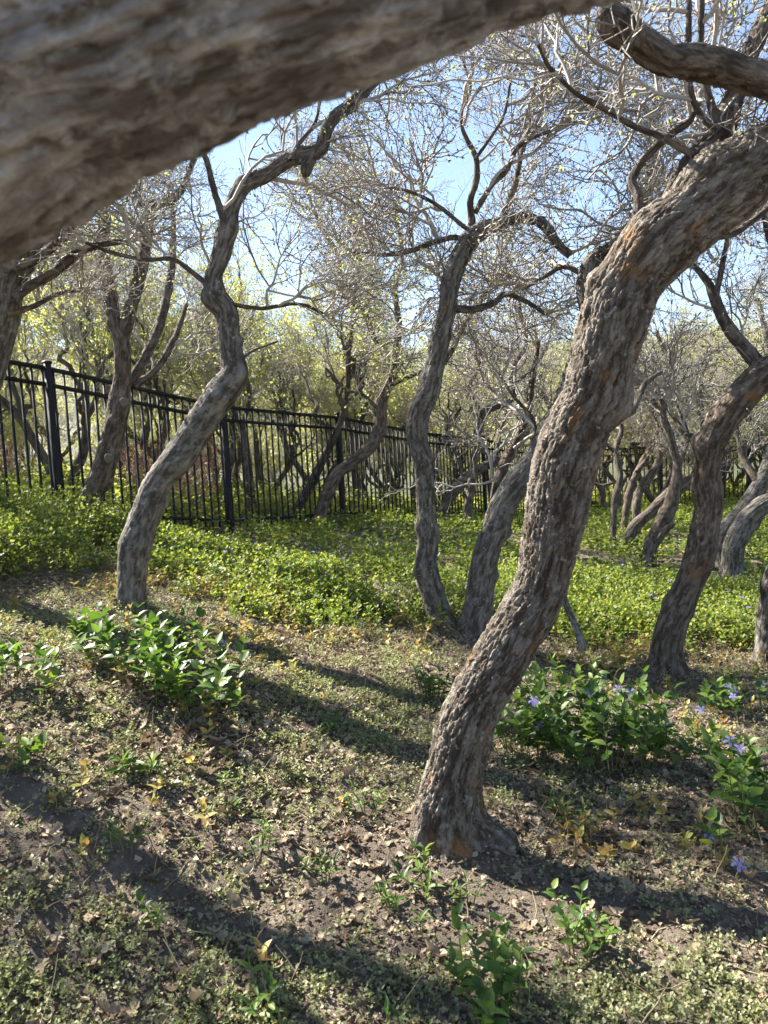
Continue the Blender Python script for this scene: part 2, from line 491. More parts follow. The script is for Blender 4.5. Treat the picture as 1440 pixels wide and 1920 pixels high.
def bark_geo(path, nside, amp=0.006, cell=(0.024, 0.075), knots=(), flare=0.0, seed=0, cap=True, lump=0.06, warp=1.0):
    """one limb with bark plates and furrows as real relief"""
    c = path[:, :3]
    r = path[:, 3].copy()
    n = len(c)
    T = unit(np.gradient(c, axis=0))
    s = np.concatenate([[0], np.cumsum(np.linalg.norm(np.diff(c, axis=0), axis=1))])
    up = np.array([0.1, -1, 0.2])
    N = np.zeros_like(c)
    v = up - T[0] * (up @ T[0])
    v /= np.linalg.norm(v)
    for i in range(n):
        v = v - T[i] * (v @ T[i])
        v /= np.linalg.norm(v)
        N[i] = v
    B = np.cross(T, N)
    th = np.linspace(0, 2 * np.pi, nside, endpoint=False)
    if flare:
        hgt = s - s[0]
        g = np.exp(-np.maximum(hgt - 0.17, 0) / 0.095)
        rr = r[:, None] * (1 + flare * g[:, None] * (1 + 0.55 * np.cos(3 * th + seed) + 0.35 * np.cos(5 * th + 2 * seed)))
    else:
        rr = np.repeat(r[:, None], nside, 1)
    rm = float(np.median(r))
    ct, st_ = np.cos(th)[None], np.sin(th)[None]
    nrm = ct[..., None] * N[:, None] + st_[..., None] * B[:, None]
    q3 = np.stack([rm * np.repeat(ct, n, 0), rm * np.repeat(st_, n, 0), np.repeat(s[:, None], nside, 1)], -1)
    disp = lump * rm * 2 * (fbm(q3 * (np.array([1, 1, 0.6]) * 0.55 / rm), 3, seed) - 0.5)
    plate = np.full((n, nside, 3), 0.5)
    if amp > 0:
        nu = max(5, int(round(2 * np.pi * rm / cell[0])))
        wv = (fbm(q3 * np.array([30, 30, 13]), 3, seed + 3) - 0.5)
        wv2 = (fbm(q3 * np.array([9, 9, 4]), 2, seed + 9) - 0.5)
        U = np.repeat(th[None] / (2 * np.pi) * nu, n, 0) + warp * (1.3 * wv + 1.6 * wv2)
        V = q3[..., 2] / cell[1] + warp * 1.2 * (fbm(q3 * 20, 2, seed + 5) - 0.5)
        rag = (vn(q3 * np.array([160, 160, 90]), seed + 50) - 0.5)
        f1, f2, hid, ldv = voro(U + 0.5 * rag, V + 0.35 * rag, nu, seed)
        sm = lambda x_: x_ * x_ * (3 - 2 * x_)
        e = sm(np.clip((f2 - f1 - 0.02) / 0.17, 0, 1))
        f1b, f2b, hidb, ldb = voro(U * 2.0 + 0.9 * wv + 0.4 * rag, V * 1.9, nu * 2, seed + 17)
        e2 = sm(np.clip((f2b - f1b) / 0.2, 0, 1))
        rgh = fbm(q3 * np.array([120, 120, 60]), 3, seed + 30) - 0.5
        rdg = 1 - np.abs(2 * fbm(q3 * np.array([40, 40, 7]) + 0.4 * wv[..., None], 3, seed + 40) - 1)
        disp = disp + amp * (e * (0.45 + 0.75 * hid + 0.8 * ldv * (hidb - 0.35)) + e2 * (0.22 + 0.35 * hidb + 0.5 * ldb * (hid - 0.35)) + 0.9 * rgh + 0.85 * rdg - 1.5)
        plate = np.stack([hid, hidb, rdg], -1)
    pos = c[:, None] + nrm * (rr + disp)[..., None]
    for kp, A, sg in knots:
        d2 = ((pos - np.asarray(kp)) ** 2).sum(-1)
        pos = pos + nrm * (A * np.exp(-d2 / (2 * sg * sg)))[..., None]
    verts = pos.reshape(-1, 3)
    ii = np.arange(n * nside).reshape(n, nside)
    jn = np.roll(ii, -1, axis=1)
    q = np.stack([ii[:-1], jn[:-1], jn[1:], ii[1:]], -1).reshape(-1, 4)
    tris = None
    at = q3.reshape(-1, 3) + np.array([seed * 3.1, seed * 1.7, 0])
    if cap:
        e0 = len(verts)
        verts = np.vstack([verts, c[-1] + T[-1] * r[-1] * 0.3])
        at = np.vstack([at, at[-1]])
        tris = np.stack([ii[-1], jn[-1], np.full(nside, e0)], -1)
    pl = plate.reshape(-1, 3)
    if cap: pl = np.vstack([pl, pl[-1]])
    return verts, q, tris, {'bark': at, 'plate': pl}

def tubes(Pt, Rd, k):
    """many thin tubes at once: Pt (N,S,3), Rd (N,S)"""
    N_, S, _ = Pt.shape
    T = unit(np.gradient(Pt, axis=1))
    ref = unit(rng.normal(size=(N_, 1, 3)))
    a = unit(np.cross(T, ref))
    b = np.cross(T, a)
    th = np.arange(k) * 2 * np.pi / k
    v = Pt[:, :, None] + Rd[:, :, None, None] * (np.cos(th)[:, None] * a[:, :, None] + np.sin(th)[:, None] * b[:, :, None])
    ii = np.arange(N_ * S * k).reshape(N_, S, k)
    jn = np.roll(ii, -1, axis=2)
    q = np.stack([ii[:, :-1], jn[:, :-1], jn[:, 1:], ii[:, 1:]], -1).reshape(-1, 4)
    return v.reshape(-1, 3), q

class Geo:
    def __init__(self): self.v, self.q, self.t, self.n = [], [], [], 0
    def add(self, v, q=None, t=None):
        self.v.append(v)
        if q is not None: self.q.append(np.asarray(q) + self.n)
        if t is not None: self.t.append(np.asarray(t) + self.n)
        self.n += len(v)
    def mesh(self, name, smooth=False):
        return mesh_np(name, np.concatenate(self.v), np.concatenate(self.q) if self.q else None, np.concatenate(self.t) if self.t else None, smooth)

def grow(Pp, Rp, nc, length, ang, S, r0, tip, wig, up, t0=0.25, t1=1.0, prob=1.0):
    """children of every parent polyline; all at once"""
    N_, Sp, _ = Pp.shape
    t = t0 + (t1 - t0) * (np.arange(nc)[None] + rng.random((N_, nc))) / nc
    f = t * (Sp - 1)
    i = np.minimum(f.astype(int), Sp - 2)
    fr = (f - i)[..., None]
    ar = np.arange(N_)[:, None]
    base = Pp[ar, i] * (1 - fr) + Pp[ar, i + 1] * fr
    tan = unit(Pp[ar, i + 1] - Pp[ar, i])
    rb = Rp[ar, i]
    perp = unit(np.cross(tan, unit(rng.normal(size=tan.shape))))
    a = np.radians(rng.uniform(ang[0], ang[1], (N_, nc)))[..., None]
    d = unit(tan * np.cos(a) + perp * np.sin(a) + np.array([0, 0, up * 1.5]))
    L = length * rng.uniform(0.55, 1.35, (N_, nc)) * (1.15 - 0.45 * t)
    base, d, L, rb = base.reshape(-1, 3), d.reshape(-1, 3), L.reshape(-1), rb.reshape(-1)
    if prob < 1:
        k = rng.random(len(L)) < prob
        base, d, L, rb = base[k], d[k], L[k], rb[k]
    n = len(L)
    pts = np.zeros((n, S, 3))
    pts[:, 0] = base
    for s in range(1, S):
        d = unit(d + 0.45 * wig * rng.normal(size=d.shape) + np.array([0, 0, up]))
        dz = unit(d + 1.1 * wig * rng.normal(size=d.shape))          # zigzag from bud to bud
        pts[:, s] = pts[:, s - 1] + dz * (L / (S - 1))[:, None]
    rr = np.minimum(r0 * rng.uniform(0.7, 1.3, n) * (L / length) ** 0.5, rb * 0.8)
    prof = np.linspace(1, tip, S)[None]
    return pts, rr[:, None] * prof

LT_FAR = np.array([[0, 0, 0], [0.45, 0.42, 0.10], [1, 0, -0.05], [0.45, -0.42, 0.10]])
LQ_FAR = [[0, 2, 1], [0, 3, 2]]
LT_OV = np.array([[0, 0, 0], [0.30, 0, -0.01], [0.66, 0, -0.02], [1.0, 0, -0.10], [0.12, 0.20, 0.05], [0.34, 0.34, 0.08], [0.68, 0.24, 0.05],
                  [0.12, -0.20, 0.05], [0.34, -0.34, 0.08], [0.68, -0.24, 0.05]])
LQ_OV = [[0, 1, 4], [1, 5, 4], [1, 2, 6], [1, 6, 5], [2, 3, 6], [0, 7, 1], [1, 7, 8], [1, 8, 9], [1, 9, 2], [2, 9, 3]]

def leaves(geo, pos, axis, nrm, L, W, tpl=LT_FAR, fac=LQ_FAR):
    axis = unit(axis)
    side = unit(np.cross(nrm, axis))
    nn = np.cross(axis, side)
    L = np.asarray(L)[:, None, None]
    W = np.asarray(W)[:, None, None]
    v = pos[:, None] + tpl[None, :, 0:1] * L * axis[:, None] + tpl[None, :, 1:2] * W * side[:, None] + tpl[None, :, 2:3] * L * nn[:, None]
    n, k = len(pos), len(tpl)
    t = (np.asarray(fac)[None] + (np.arange(n) * k)[:, None, None]).reshape(-1, 3)
    geo.add(v.reshape(-1, 3), None, t)

def rand_up(n, lo=-0.2):
    v = rng.normal(size=(n, 3))
    v[:, 2] = np.abs(v[:, 2]) * 0.8 + lo
    return unit(v)

def spray(name, leaf, n_b, n_c, n_d, seed, bud=1.0):
    """one bare branch with all its twigs and buds, base at the origin, growing along +Z"""
    global rng
    keep = rng
    rng = np.random.default_rng(seed)
    p = np.zeros((1, 2, 3)); p[0, 0, 2] = -0.01
    AP, AR = grow(p, np.full((1, 2), 1.0), 1, 1.05, (0, 4), 10, 0.0145, 0.36, 0.20, 0.0, 0.99, 1.0)
    BP, BR = grow(AP, AR, n_b, 0.62, (30, 70), 7, 0.0086, 0.5, 0.21, 0.03, 0.12)
    CPt, CRd = grow(BP, BR, n_c, 0.32, (30, 70), 5, 0.0054, 0.6, 0.2, 0.03, 0.18)
    C2, R2 = grow(AP, AR, n_c + 2, 0.32, (30, 70), 5, 0.0054, 0.6, 0.2, 0.03, 0.15)
    CPt, CRd = np.concatenate([CPt, C2]), np.concatenate([CRd, R2])
    DP, DR = grow(CPt, CRd, n_d, 0.12, (30, 70), 3, 0.0037, 0.75, 0.15, 0.02, 0.25)
    g = Geo()
    g.add(*tubes(AP, AR, 6)); g.add(*tubes(BP, BR, 4)); g.add(*tubes(CPt, CRd, 3)); g.add(*tubes(DP, DR, 3))
    tips = np.concatenate([DP[:, -1], CPt[:, -1]])
    dirs = unit(np.concatenate([DP[:, -1] - DP[:, -2], CPt[:, -1] - CPt[:, -2]]))
    nb = len(tips)
    side = unit(np.cross(dirs, rng.normal(size=dirs.shape)))
    s2 = np.cross(dirs, side)
    bl = (0.013 * bud * rng.uniform(0.7, 1.5, nb))[:, None]
    v = np.stack([tips - dirs * bl * .3, tips + side * bl * 0.45 + dirs * bl * .5, tips - side * bl * 0.25 + s2 * bl * .4 + dirs * bl * .5, tips - side * bl * 0.25 - s2 * bl * .4 + dirs * bl * .5, tips + dirs * bl * 1.5], 1)
    ft = np.array([[0, 2, 1], [0, 3, 2], [0, 1, 3], [4, 1, 2], [4, 2, 3], [4, 3, 1]])
    g.add(v.reshape(-1, 3), None, (ft[None] + (np.arange(nb) * 5)[:, None, None]).reshape(-1, 3))
    nl_ = 0
    if leaf > 0:
        k = rng.random(nb) < leaf * np.clip((fbm(tips * 3, 2, seed) - 0.35) * 5, 0, 1.6)
        tp = np.repeat(tips[k], 4, 0)
        ax = unit(np.repeat(dirs[k], 4, 0) * 0.7 + rng.normal(size=(len(tp), 3)) * 0.75)
        ls = 0.018 * rng.uniform(0.6, 1.4, len(tp))
        n0 = len(g.t)
        leaves(g, tp, ax, rng.normal(size=ax.shape), ls, ls * 0.85)
        nl_ = 2 * len(tp)
    me = g.mesh(name)
    me.materials.append(M['twig']); me.materials.append(M['young'])
    if nl_:
        mi = np.zeros(len(me.polygons), np.int32)
        mi[-nl_:] = 1
        me.polygons.foreach_set('material_index', mi)
    rng = keep
    return me

SPR = [spray('bare_branch', 0.08, 6, 4, 3, 900 + i) for i in range(6)]
SPRL = [spray('leafing_branch', 0.35, 6, 4, 3, 920 + i) for i in range(4)]
SPRG = [spray('leafing_branch', 0.8, 6, 4, 3, 940 + i) for i in range(4)]

def rot_to(d):
    return Vector(d).to_track_quat('Z', 'Y')

def crown(limbs, tree, dens=5.0, leaf=0.0, scale=1.0, up=0.25, **kw):
    """clothe traced limbs with bare branches; every branch is a part sharing one of a few meshes"""
    loc0 = Vector(tree.location)
    for path, t0 in limbs:
        seg = np.linalg.norm(np.diff(path[:, :3], axis=0), axis=1)
        ln = seg.sum()
        cum = np.concatenate([[0], np.cumsum(seg)]) / max(ln, 1e-6)
        k = max(3, int(round(ln * (1 - t0) * dens * 1.4)))
        tt = np.concatenate([t0 + (1 - t0) * (np.arange(k) + rng.random(k)) / k, [0.97, 0.995, 1.0]])
        for j, f in enumerate(tt):
            q = np.array([np.interp(f, cum, path[:, i]) for i in range(4)])
            q2 = np.array([np.interp(min(1, f + 0.02), cum, path[:, i]) for i in range(3)])
            q1 = np.array([np.interp(max(0, f - 0.02), cum, path[:, i]) for i in range(3)])
            tan = unit(q2 - q1)
            perp = unit(np.cross(tan, rng.normal(size=3)))
            a = R(rng.uniform(5, 35) if j >= k else rng.uniform(30, 80))
            d = unit(tan * math.cos(a) + perp * math.sin(a) + np.array([0, 0, up]))
            if d[2] < 0.15: d = unit(np.array([d[0], d[1], 0.15 + 0.3 * rng.random()]))
            u = rng.random()
            pool = SPRG if u < leaf else (SPRL if u < leaf + 0.6 else SPR)
            sz = scale * rng.uniform(0.55, 1.15) * (1.1 - 0.35 * f)
            sz = min(sz, max(0.35, q[3] / 0.0115))
            o = bpy.data.objects.new('branch', pool[int(rng.integers(len(pool)))])
            COL.objects.link(o)
            o.parent = tree
            o.matrix_parent_inverse = Matrix.Translation(-loc0)
            o.location = q[:3]
            o.rotation_mode = 'QUATERNION'
            o.rotation_quaternion = rot_to(d) @ Matrix.Rotation(rng.uniform(0, 6.28), 3, 'Z').to_quaternion()
            o.scale = (sz, sz, sz)

def far_crown(limbs, tree, dens, leaf, scale, leafsize):
    A_P, A_R = [], []
    for path, t0 in limbs:
        seg = np.linalg.norm(np.diff(path[:, :3], axis=0), axis=1)
        ln = seg.sum()
        cum = np.concatenate([[0], np.cumsum(seg)]) / max(ln, 1e-6)
        tt = np.linspace(0, 1, 24)
        pp = np.stack([np.interp(tt, cum, path[:, j]) for j in range(4)], -1)
        k = max(2, int(round(ln * (1 - t0) * dens)))
        for a_ in (grow(pp[None, :, :3], pp[None, :, 3], k, 0.95 * scale, (25, 75), 8, 0.012 * scale, 0.42, 0.20, 0.06, t0, 1.0),
                   grow(pp[None, :, :3], pp[None, :, 3], 2, 1.0 * scale, (5, 35), 8, 0.011 * scale, 0.4, 0.18, 0.06, 0.97, 1.0)):
            A_P.append(a_[0]); A_R.append(a_[1])
    AP, AR = np.concatenate(A_P), np.concatenate(A_R)
    BP, BR = grow(AP, AR, 6, 0.52 * scale, (25, 65), 6, 0.0075 * scale, 0.5, 0.17, 0.05, 0.12)
    CPt, CRd = grow(BP, BR, 5, 0.28 * scale, (25, 65), 4, 0.0046 * scale, 0.6, 0.15, 0.04, 0.12)
    DP, DR = grow(CPt, CRd, 3, 0.11 * scale, (25, 65), 2, 0.003 * scale, 0.6, 0.16, 0.03, 0.2)
    g = Geo()
    g.add(*tubes(AP, AR, 4)); g.add(*tubes(BP, BR, 3)); g.add(*tubes(CPt, CRd, 3)); g.add(*tubes(DP, DR, 3))
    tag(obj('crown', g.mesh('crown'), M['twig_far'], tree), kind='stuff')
    tips = np.concatenate([DP[:, -1], CPt[:, -1]])
    dirs = unit(np.concatenate([DP[:, -1] - DP[:, -2], CPt[:, -1] - CPt[:, -2]]))
    k = rng.random(len(tips)) < leaf * np.clip((fbm(tips * 1.9, 2, 77) - 0.37) * 7, 0, 1.5)
    tp = np.repeat(tips[k], 4, 0)
    ax = unit(np.repeat(dirs[k], 4, 0) * 0.7 + rng.normal(size=(len(tp), 3)) * 0.75)
    ls = leafsize * rng.uniform(0.6, 1.4, len(tp))
    gl_ = Geo()
    leaves(gl_, tp, ax, rng.normal(size=ax.shape), ls, ls * 0.85)
    tag(obj('young_foliage', gl_.mesh('young_foliage'), M['young'], tree), kind='stuff')

# ------------------------------------------------------------------ traced oaks
def trace(pts, gnarl=0.0):
    """[(px,py,width_px,depth)] -> (n,4) control points with world radius"""
    out = []
    for px, py, wd, d in pts:
        q = P(px, py, d)
        out.append([*q, 0.5 * wd * d / F])
    return np.array(out)

def ramped(pts, d0, d1, dip=0.0):
    """give traced (px,py,w) points a depth running from d0 to d1"""
    n = len(pts)
    return [(a, b, c, d0 + (d1 - d0) * i / (n - 1) + dip * math.sin(math.pi * i / (n - 1))) for i, (a, b, c) in enumerate(pts)]

def oak(label, trunk, d0, d1, limbs, bark='bark_grey', sides=48, step=0.02, amp=0.005, cell=(0.022, 0.07), knots=(), flare=0.4, seed=1,
        dens=5, leaf=0.0, t0=0.6, tw=1.0, scale=1.0, limb_sides=16, nD=4, nC=6, group='oaks on the near side of the fence', dip=0.0, trunk_crown=True, wob=0.32):
    q_, dh = hit(trunk[0][0], trunk[0][1] - 4)
    ratio = dh / d0 if abs(dh / d0 - 1) < 0.2 else 1.0
    d0, d1 = d0 * ratio, d1 * ratio
    limbs = [(L_[0], L_[1] * ratio, L_[2] * ratio, *L_[3:]) for L_ in limbs]
    knots = [(k[0], k[1], k[2] * ratio, k[3], k[4]) for k in knots]
    print('oak', label[:30], round(dh, 2), round(ratio, 3))
    tr = trace(ramped(trunk, d0, d1, dip))
    b = tr[0].copy()
    gz = float(ground0(b[0], b[1]))
    if b[2] > gz - 0.5:                                     # carry the butt a little into the soil
        low = b.copy()
        low[2] = gz - 0.14
        low[0] += (b[0] - tr[1][0]) * 0.15
        low[3] *= 1.1
        tr = np.vstack([low, tr])
    path = catmull(tr, step)
    r_ = np.random.default_rng(seed * 13 + 1)
    sl_ = np.concatenate([[0], np.cumsum(np.linalg.norm(np.diff(path[:, :3], axis=0), axis=1))])
    rm_ = float(np.median(path[:, 3]))
    for ax_ in range(3):
        path[:, ax_] += wob * rm_ * 2 * (fbm(np.stack([sl_ / (rm_ * 4.5), np.full_like(sl_, ax_ * 7.3 + seed), 0 * sl_], -1), 2, seed) - 0.5) * np.clip((sl_ - 0.15) / 0.2, 0, 1)
    path[:, 3] *= 1 + 0.30 * (fbm(np.stack([sl_ / (rm_ * 3.0), np.full_like(sl_, seed + 0.5), 0 * sl_], -1), 2, seed + 4) - 0.5)
    rk = []
    for f_ in r_.uniform(0.08, 0.97, 16 if wob > 0.2 else 5):
        p_ = path[int(f_ * (len(path) - 1))]
        o_ = r_.normal(size=3); o_ /= np.linalg.norm(o_)
        rk.append((p_[:3] + o_ * p_[3], p_[3] * r_.uniform(0.15, 0.42), p_[3] * r_.uniform(0.3, 0.65)))
    root = empty('oak_tree', (float(b[0]), float(b[1]), gz))
    tag(root, label, 'tree', group)
    bark_tube('trunk', path, sides, M[bark], root, amp, cell, [(P(*k[:3]), k[3], k[4]) for k in knots] + rk, flare, seed)
    cl = [(path, t0)] if trunk_crown else []
    for li, L_ in enumerate(limbs):
        pts, a, z = L_[0], L_[1], L_[2]
        opt = L_[3] if len(L_) > 3 else {}
        lp = catmull(trace(ramped(pts, a, z, opt.get('dip', 0))), opt.get('step', 0.025))
        bark_tube('branch', lp, opt.get('sides', limb_sides), M[opt.get('bark', 'bark_limb')], root, opt.get('amp', 0.0025), opt.get('cell', (0.018, 0.05)),
                  [], 0, seed * 7 + li, lump=0.30)
        if opt.get('tw', True): cl.append((lp, opt.get('t0', 0.15)))
    crown(cl, root, dens, leaf, scale)
    return root

# the big oak that leans across the picture
main = oak('thick furrowed oak trunk leaning right with a dark burl, bare soil around its foot',
    [(850, 1592, 112), (842, 1500, 104), (872, 1360, 106), (938, 1230, 102), (1005, 1110, 102), (1033, 1000, 102), (1058, 880, 108), (1085, 800, 108),
     (1114, 745, 106), (1130, 690, 104), (1147, 620, 110), (1180, 535, 116), (1240, 455, 128), (1310, 395, 126), (1380, 340, 124), (1445, 290, 124), (1560, 215, 118), (1700, 110, 100), (1800, -60, 90)],
    2.72, 2.45,
    [([(1255, 400, 40), (1290, 320, 48), (1335, 270, 46), (1365, 215, 40), (1380, 170, 34), (1407, 100, 34), (1437, 40, 32), (1470, -40, 28), (1490, -140, 20)], 2.62, 2.75, dict(sides=48, amp=0.005, step=0.012, t0=0.6)),
     ([(1700, 130, 64), (1560, 190, 62), (1440, 152, 60), (1385, 138, 58), (1335, 122, 56), (1280, 117, 54), (1245, 112, 50), (1200, 84, 50), (1165, 60, 56), (1146, 36, 62), (1148, 22, 44)], 2.4, 2.15, dict(sides=64, amp=0.006, step=0.01, tw=False)),
     ([(1195, 420, 22), (1196, 370, 17), (1185, 338, 17), (1200, 308, 16), (1230, 275, 15), (1262, 248, 15), (1292, 228, 14), (1310, 190, 9)], 2.58, 2.7, dict(t0=0.6)),
     ([(1350, 240, 16), (1328, 180, 14), (1315, 100, 12), (1316, 0, 11), (1322, -120, 8)], 2.65, 2.55, {}),
     ([(1338, 240, 12), (1310, 210, 11), (1295, 165, 10), (1290, 90, 10), (1292, 0, 9), (1280, -120, 6)], 2.62, 2.5, {}),
     ([(1297, 290, 13), (1240, 257, 11), (1185, 235, 10), (1135, 205, 9), (1080, 175, 8), (1030, 125, 7), (1008, 85, 5)], 2.6, 2.45, dict(t0=0.35)),
     ([(1320, 440, 16), (1370, 440, 13), (1410, 415, 11), (1442, 385, 9), (1480, 330, 7)], 2.55, 2.8, {}),
     ([(1140, 770, 14), (1180, 776, 12), (1197, 745, 11), (1213, 716, 10), (1240, 698, 7)], 2.75, 3.1, dict(tw=False))],
    bark='bark_main', sides=200, step=0.007, amp=0.0095, cell=(0.0155, 0.05), flare=0.62, wob=0.1, seed=3, dens=1.8, t0=0.8, scale=0.9, limb_sides=18, nC=5,
    knots=[(1150, 757, 2.6, 0.045, 0.05), (1165, 775, 2.68, 0.03, 0.04), (1092, 722, 2.62, 0.02, 0.03), (1112, 525, 2.55, 0.03, 0.032), (1215, 430, 2.5, 0.02, 0.05), (955, 1250, 2.62, 0.008, 0.05)], group=None)

oak('crooked grey oak with a swollen elbow knob, rising from a periwinkle clump',
    [(245, 1150, 54), (248, 1075, 54), (258, 1010, 53), (280, 950, 52), (305, 900, 52), (340, 850, 54), (380, 790, 54), (415, 742, 56), (440, 704, 54), (434, 665, 46), (426, 625, 42), (420, 585, 42),
     (400, 558, 42), (398, 522, 36), (417, 470, 36), (428, 430, 36), (440, 385, 31), (462, 348, 29), (500, 328, 28), (540, 300, 27), (572, 290, 27), (597, 278, 26), (605, 250, 23), (625, 220, 22), (655, 198, 21), (710, 150, 18), (760, 80, 14)],
    5.0, 4.6,
    [([(424, 428, 15), (412, 390, 13), (400, 350, 12), (387, 300, 11), (374, 278, 10), (345, 230, 8)], 4.72, 4.6, {}),
     ([(390, 535, 10), (350, 502, 9), (320, 485, 9), (275, 487, 8), (215, 475, 7), (160, 455, 5)], 4.8, 4.5, {}),
     ([(590, 285, 18), (575, 318, 24), (572, 330, 10)], 4.64, 4.62, dict(tw=False)),
     ([(545, 300, 8), (560, 270, 7), (590, 232, 6), (600, 190, 5)], 4.64, 4.7, {}),
     ([(430, 570, 8), (490, 578, 7), (560, 570, 6), (610, 590, 5)], 4.8, 5.1, {}),
     ([(436, 690, 7), (470, 660, 5), (520, 640, 4)], 4.85, 5.3, dict(tw=False))],
    sides=64, step=0.014, amp=0.0045, cell=(0.018, 0.055), seed=5, dens=2.4, scale=1.25, t0=0.55, flare=0.15, nC=6,
    knots=[(455, 700, 4.8, 0.04, 0.035), (385, 556, 4.75, 0.03, 0.035), (428, 570, 4.72, 0.018, 0.025), (425, 690, 4.75, 0.015, 0.03)])

l1 = oak('forked brown oak with two round pruning scars, close against the black fence',
    [(158, 1008, 36), (172, 935, 39), (196, 872, 40), (214, 812, 38), (225, 760, 40), (229, 705, 31), (229, 640, 30), (214, 595, 24), (201, 530, 22), (190, 455, 22), (197, 390, 22), (192, 320, 18), (205, 240, 13)],
    7.5, 7.2,
    [([(229, 640, 26), (238, 605, 25), (255, 540, 24), (272, 465, 23), (277, 408, 23), (290, 385, 20), (325, 372, 15), (350, 335, 12), (370, 280, 9)], 7.35, 7.1, dict(t0=0.4)),
     ([(276, 405, 15), (262, 375, 12), (250, 350, 10), (240, 300, 8)], 7.2, 7.3, {}),
     ([(245, 715, 18), (280, 655, 17), (303, 600, 16), (315, 545, 14), (323, 495, 12), (325, 420, 10), (318, 350, 8)], 7.5, 7.9, dict(t0=0.4)),
     ([(250, 725, 14), (290, 695, 13), (320, 650, 12), (336, 612, 10), (350, 570, 7)], 7.5, 8.1, {})],
    bark='bark_brown', sides=72, step=0.015, amp=0.005, cell=(0.022, 0.07), seed=8, dens=3.0, t0=0.6, flare=0.15,
    knots=[(232, 755, 7.28, 0.03, 0.05), (203, 858, 7.33, 0.02, 0.05)])
for px, py, d in ((233, 754, 6.895), (204, 859, 6.955)):
    s_ = 24
    th = np.linspace(0, 2 * np.pi, s_, endpoint=False)
    rings = [(1.0, 0.02), (0.99, -0.006), (0.8, -0.010), (0.6, -0.004), (0.3, -0.007)]
    vv = []
    for k, (q, dz) in enumerate(rings):
        rr_ = 0.042 * q * (1 + 0.06 * np.sin(3 * th + 1))
        vv.append(P(px, py, d) + dz * CF + rr_[:, None] * (np.cos(th)[:, None] * CX + np.sin(th)[:, None] * np.array([0, 0, 1.0])))
    vv.append((P(px, py, d) - 0.007 * CF)[None])
    ii = np.arange(len(rings) * s_).reshape(len(rings), s_)
    jn = np.roll(ii, -1, 1)
    obj('pruning_scar', mesh_np('pruning_scar', np.concatenate(vv), np.stack([ii[:-1], jn[:-1], jn[1:], ii[1:]], -1).reshape(-1, 4),
        np.stack([ii[-1], jn[-1], np.full(s_, len(rings) * s_)], -1), True), M['cut'], l1)

oak('slender pale oak with a mossy crooked top that arcs sideways, between fence and leaning trunk',
    [(838, 1192, 52), (818, 1125, 43), (801, 1060, 40), (800, 1000, 38), (797, 950, 37), (792, 900, 36), (792, 870, 37), (785, 820, 39), (786, 775, 41), (806, 725, 42), (820, 675, 38), (828, 625, 36), (834, 570, 33), (842, 530, 36), (857, 490, 36), (877, 452, 35), (908, 428, 32), (940, 419, 25), (975, 407, 21), (1000, 410, 18), (1025, 425, 17), (1045, 450, 16), (1072, 476, 14)],
    5.5, 5.2,
    [([(882, 440, 15), (885, 415, 14), (882, 375, 12), (893, 340, 12), (892, 295, 10), (870, 250, 8), (865, 210, 7), (883, 165, 6), (868, 115, 5)], 5.35, 5.2, {}),
     ([(890, 300, 7), (918, 260, 6), (945, 215, 5), (958, 150, 4)], 5.25, 5.1, {}),
     ([(890, 400, 11), (920, 350, 10), (950, 320, 9), (965, 285, 8), (995, 260, 7), (1040, 243, 5)], 5.35, 5.0, {}),
     ([(942, 410, 13), (965, 350, 12), (975, 300, 10), (995, 225, 8), (1000, 165, 6), (1010, 100, 5)], 5.3, 5.5, {}),
     ([(876, 430, 8), (820, 385, 7), (770, 360, 6), (720, 350, 4)], 5.35, 5.1, {}),
     ([(872, 455, 12), (855, 445, 11), (820, 452, 10), (770, 470, 9), (720, 478, 8), (660, 472, 5)], 5.35, 5.5, {}),
     ([(845, 578, 15), (890, 580, 13), (930, 565, 12), (946, 551, 10), (985, 565, 8), (1025, 590, 6)], 5.4, 5.6, {}),
     ([(815, 700, 14), (845, 660, 11), (870, 610, 9), (905, 560, 7)], 5.5, 6.1, {})],
    bark='bark_grey', sides=60, step=0.014, amp=0.0068, cell=(0.017, 0.055), seed=11, dens=2.3, scale=1.3, t0=0.62, flare=0.3, nC=6,
    knots=[(800, 868, 5.35, 0.02, 0.035), (905, 415, 5.2, 0.03, 0.04), (830, 720, 5.3, 0.015, 0.04)])

oak('grey oak leaning right, half hidden behind the thick furrowed trunk',
    [(884, 1205, 56), (893, 1140, 52), (910, 1060, 50), (928, 990, 50), (942, 945, 51), (970, 905, 50), (1000, 865, 50), (1035, 800, 48), (1070, 720, 42), (1098, 640, 38), (1103, 590, 34), (1096, 548, 31), (1101, 510, 30), (1114, 484, 27), (1142, 466, 24), (1180, 440, 22), (1215, 390, 18), (1230, 300, 13)],
    5.2, 5.0,
    [([(925, 1000, 26), (932, 925, 24), (945, 870, 20), (970, 822, 18), (990, 770, 14), (1000, 700, 11), (1010, 640, 8)], 5.35, 6.0, dict(bark='bark_brown')),
     ([(1100, 520, 12), (1060, 500, 9), (1020, 520, 7), (985, 540, 5)], 5.05, 5.3, {}),
     ([(1000, 850, 10), (1000, 790, 8), (960, 740, 6), (935, 700, 5)], 5.2, 5.5, {})],
    bark='bark_grey', sides=60, step=0.014, amp=0.0068, cell=(0.018, 0.06), seed=13, dens=2.4, scale=1.2, t0=0.72, flare=0.3)

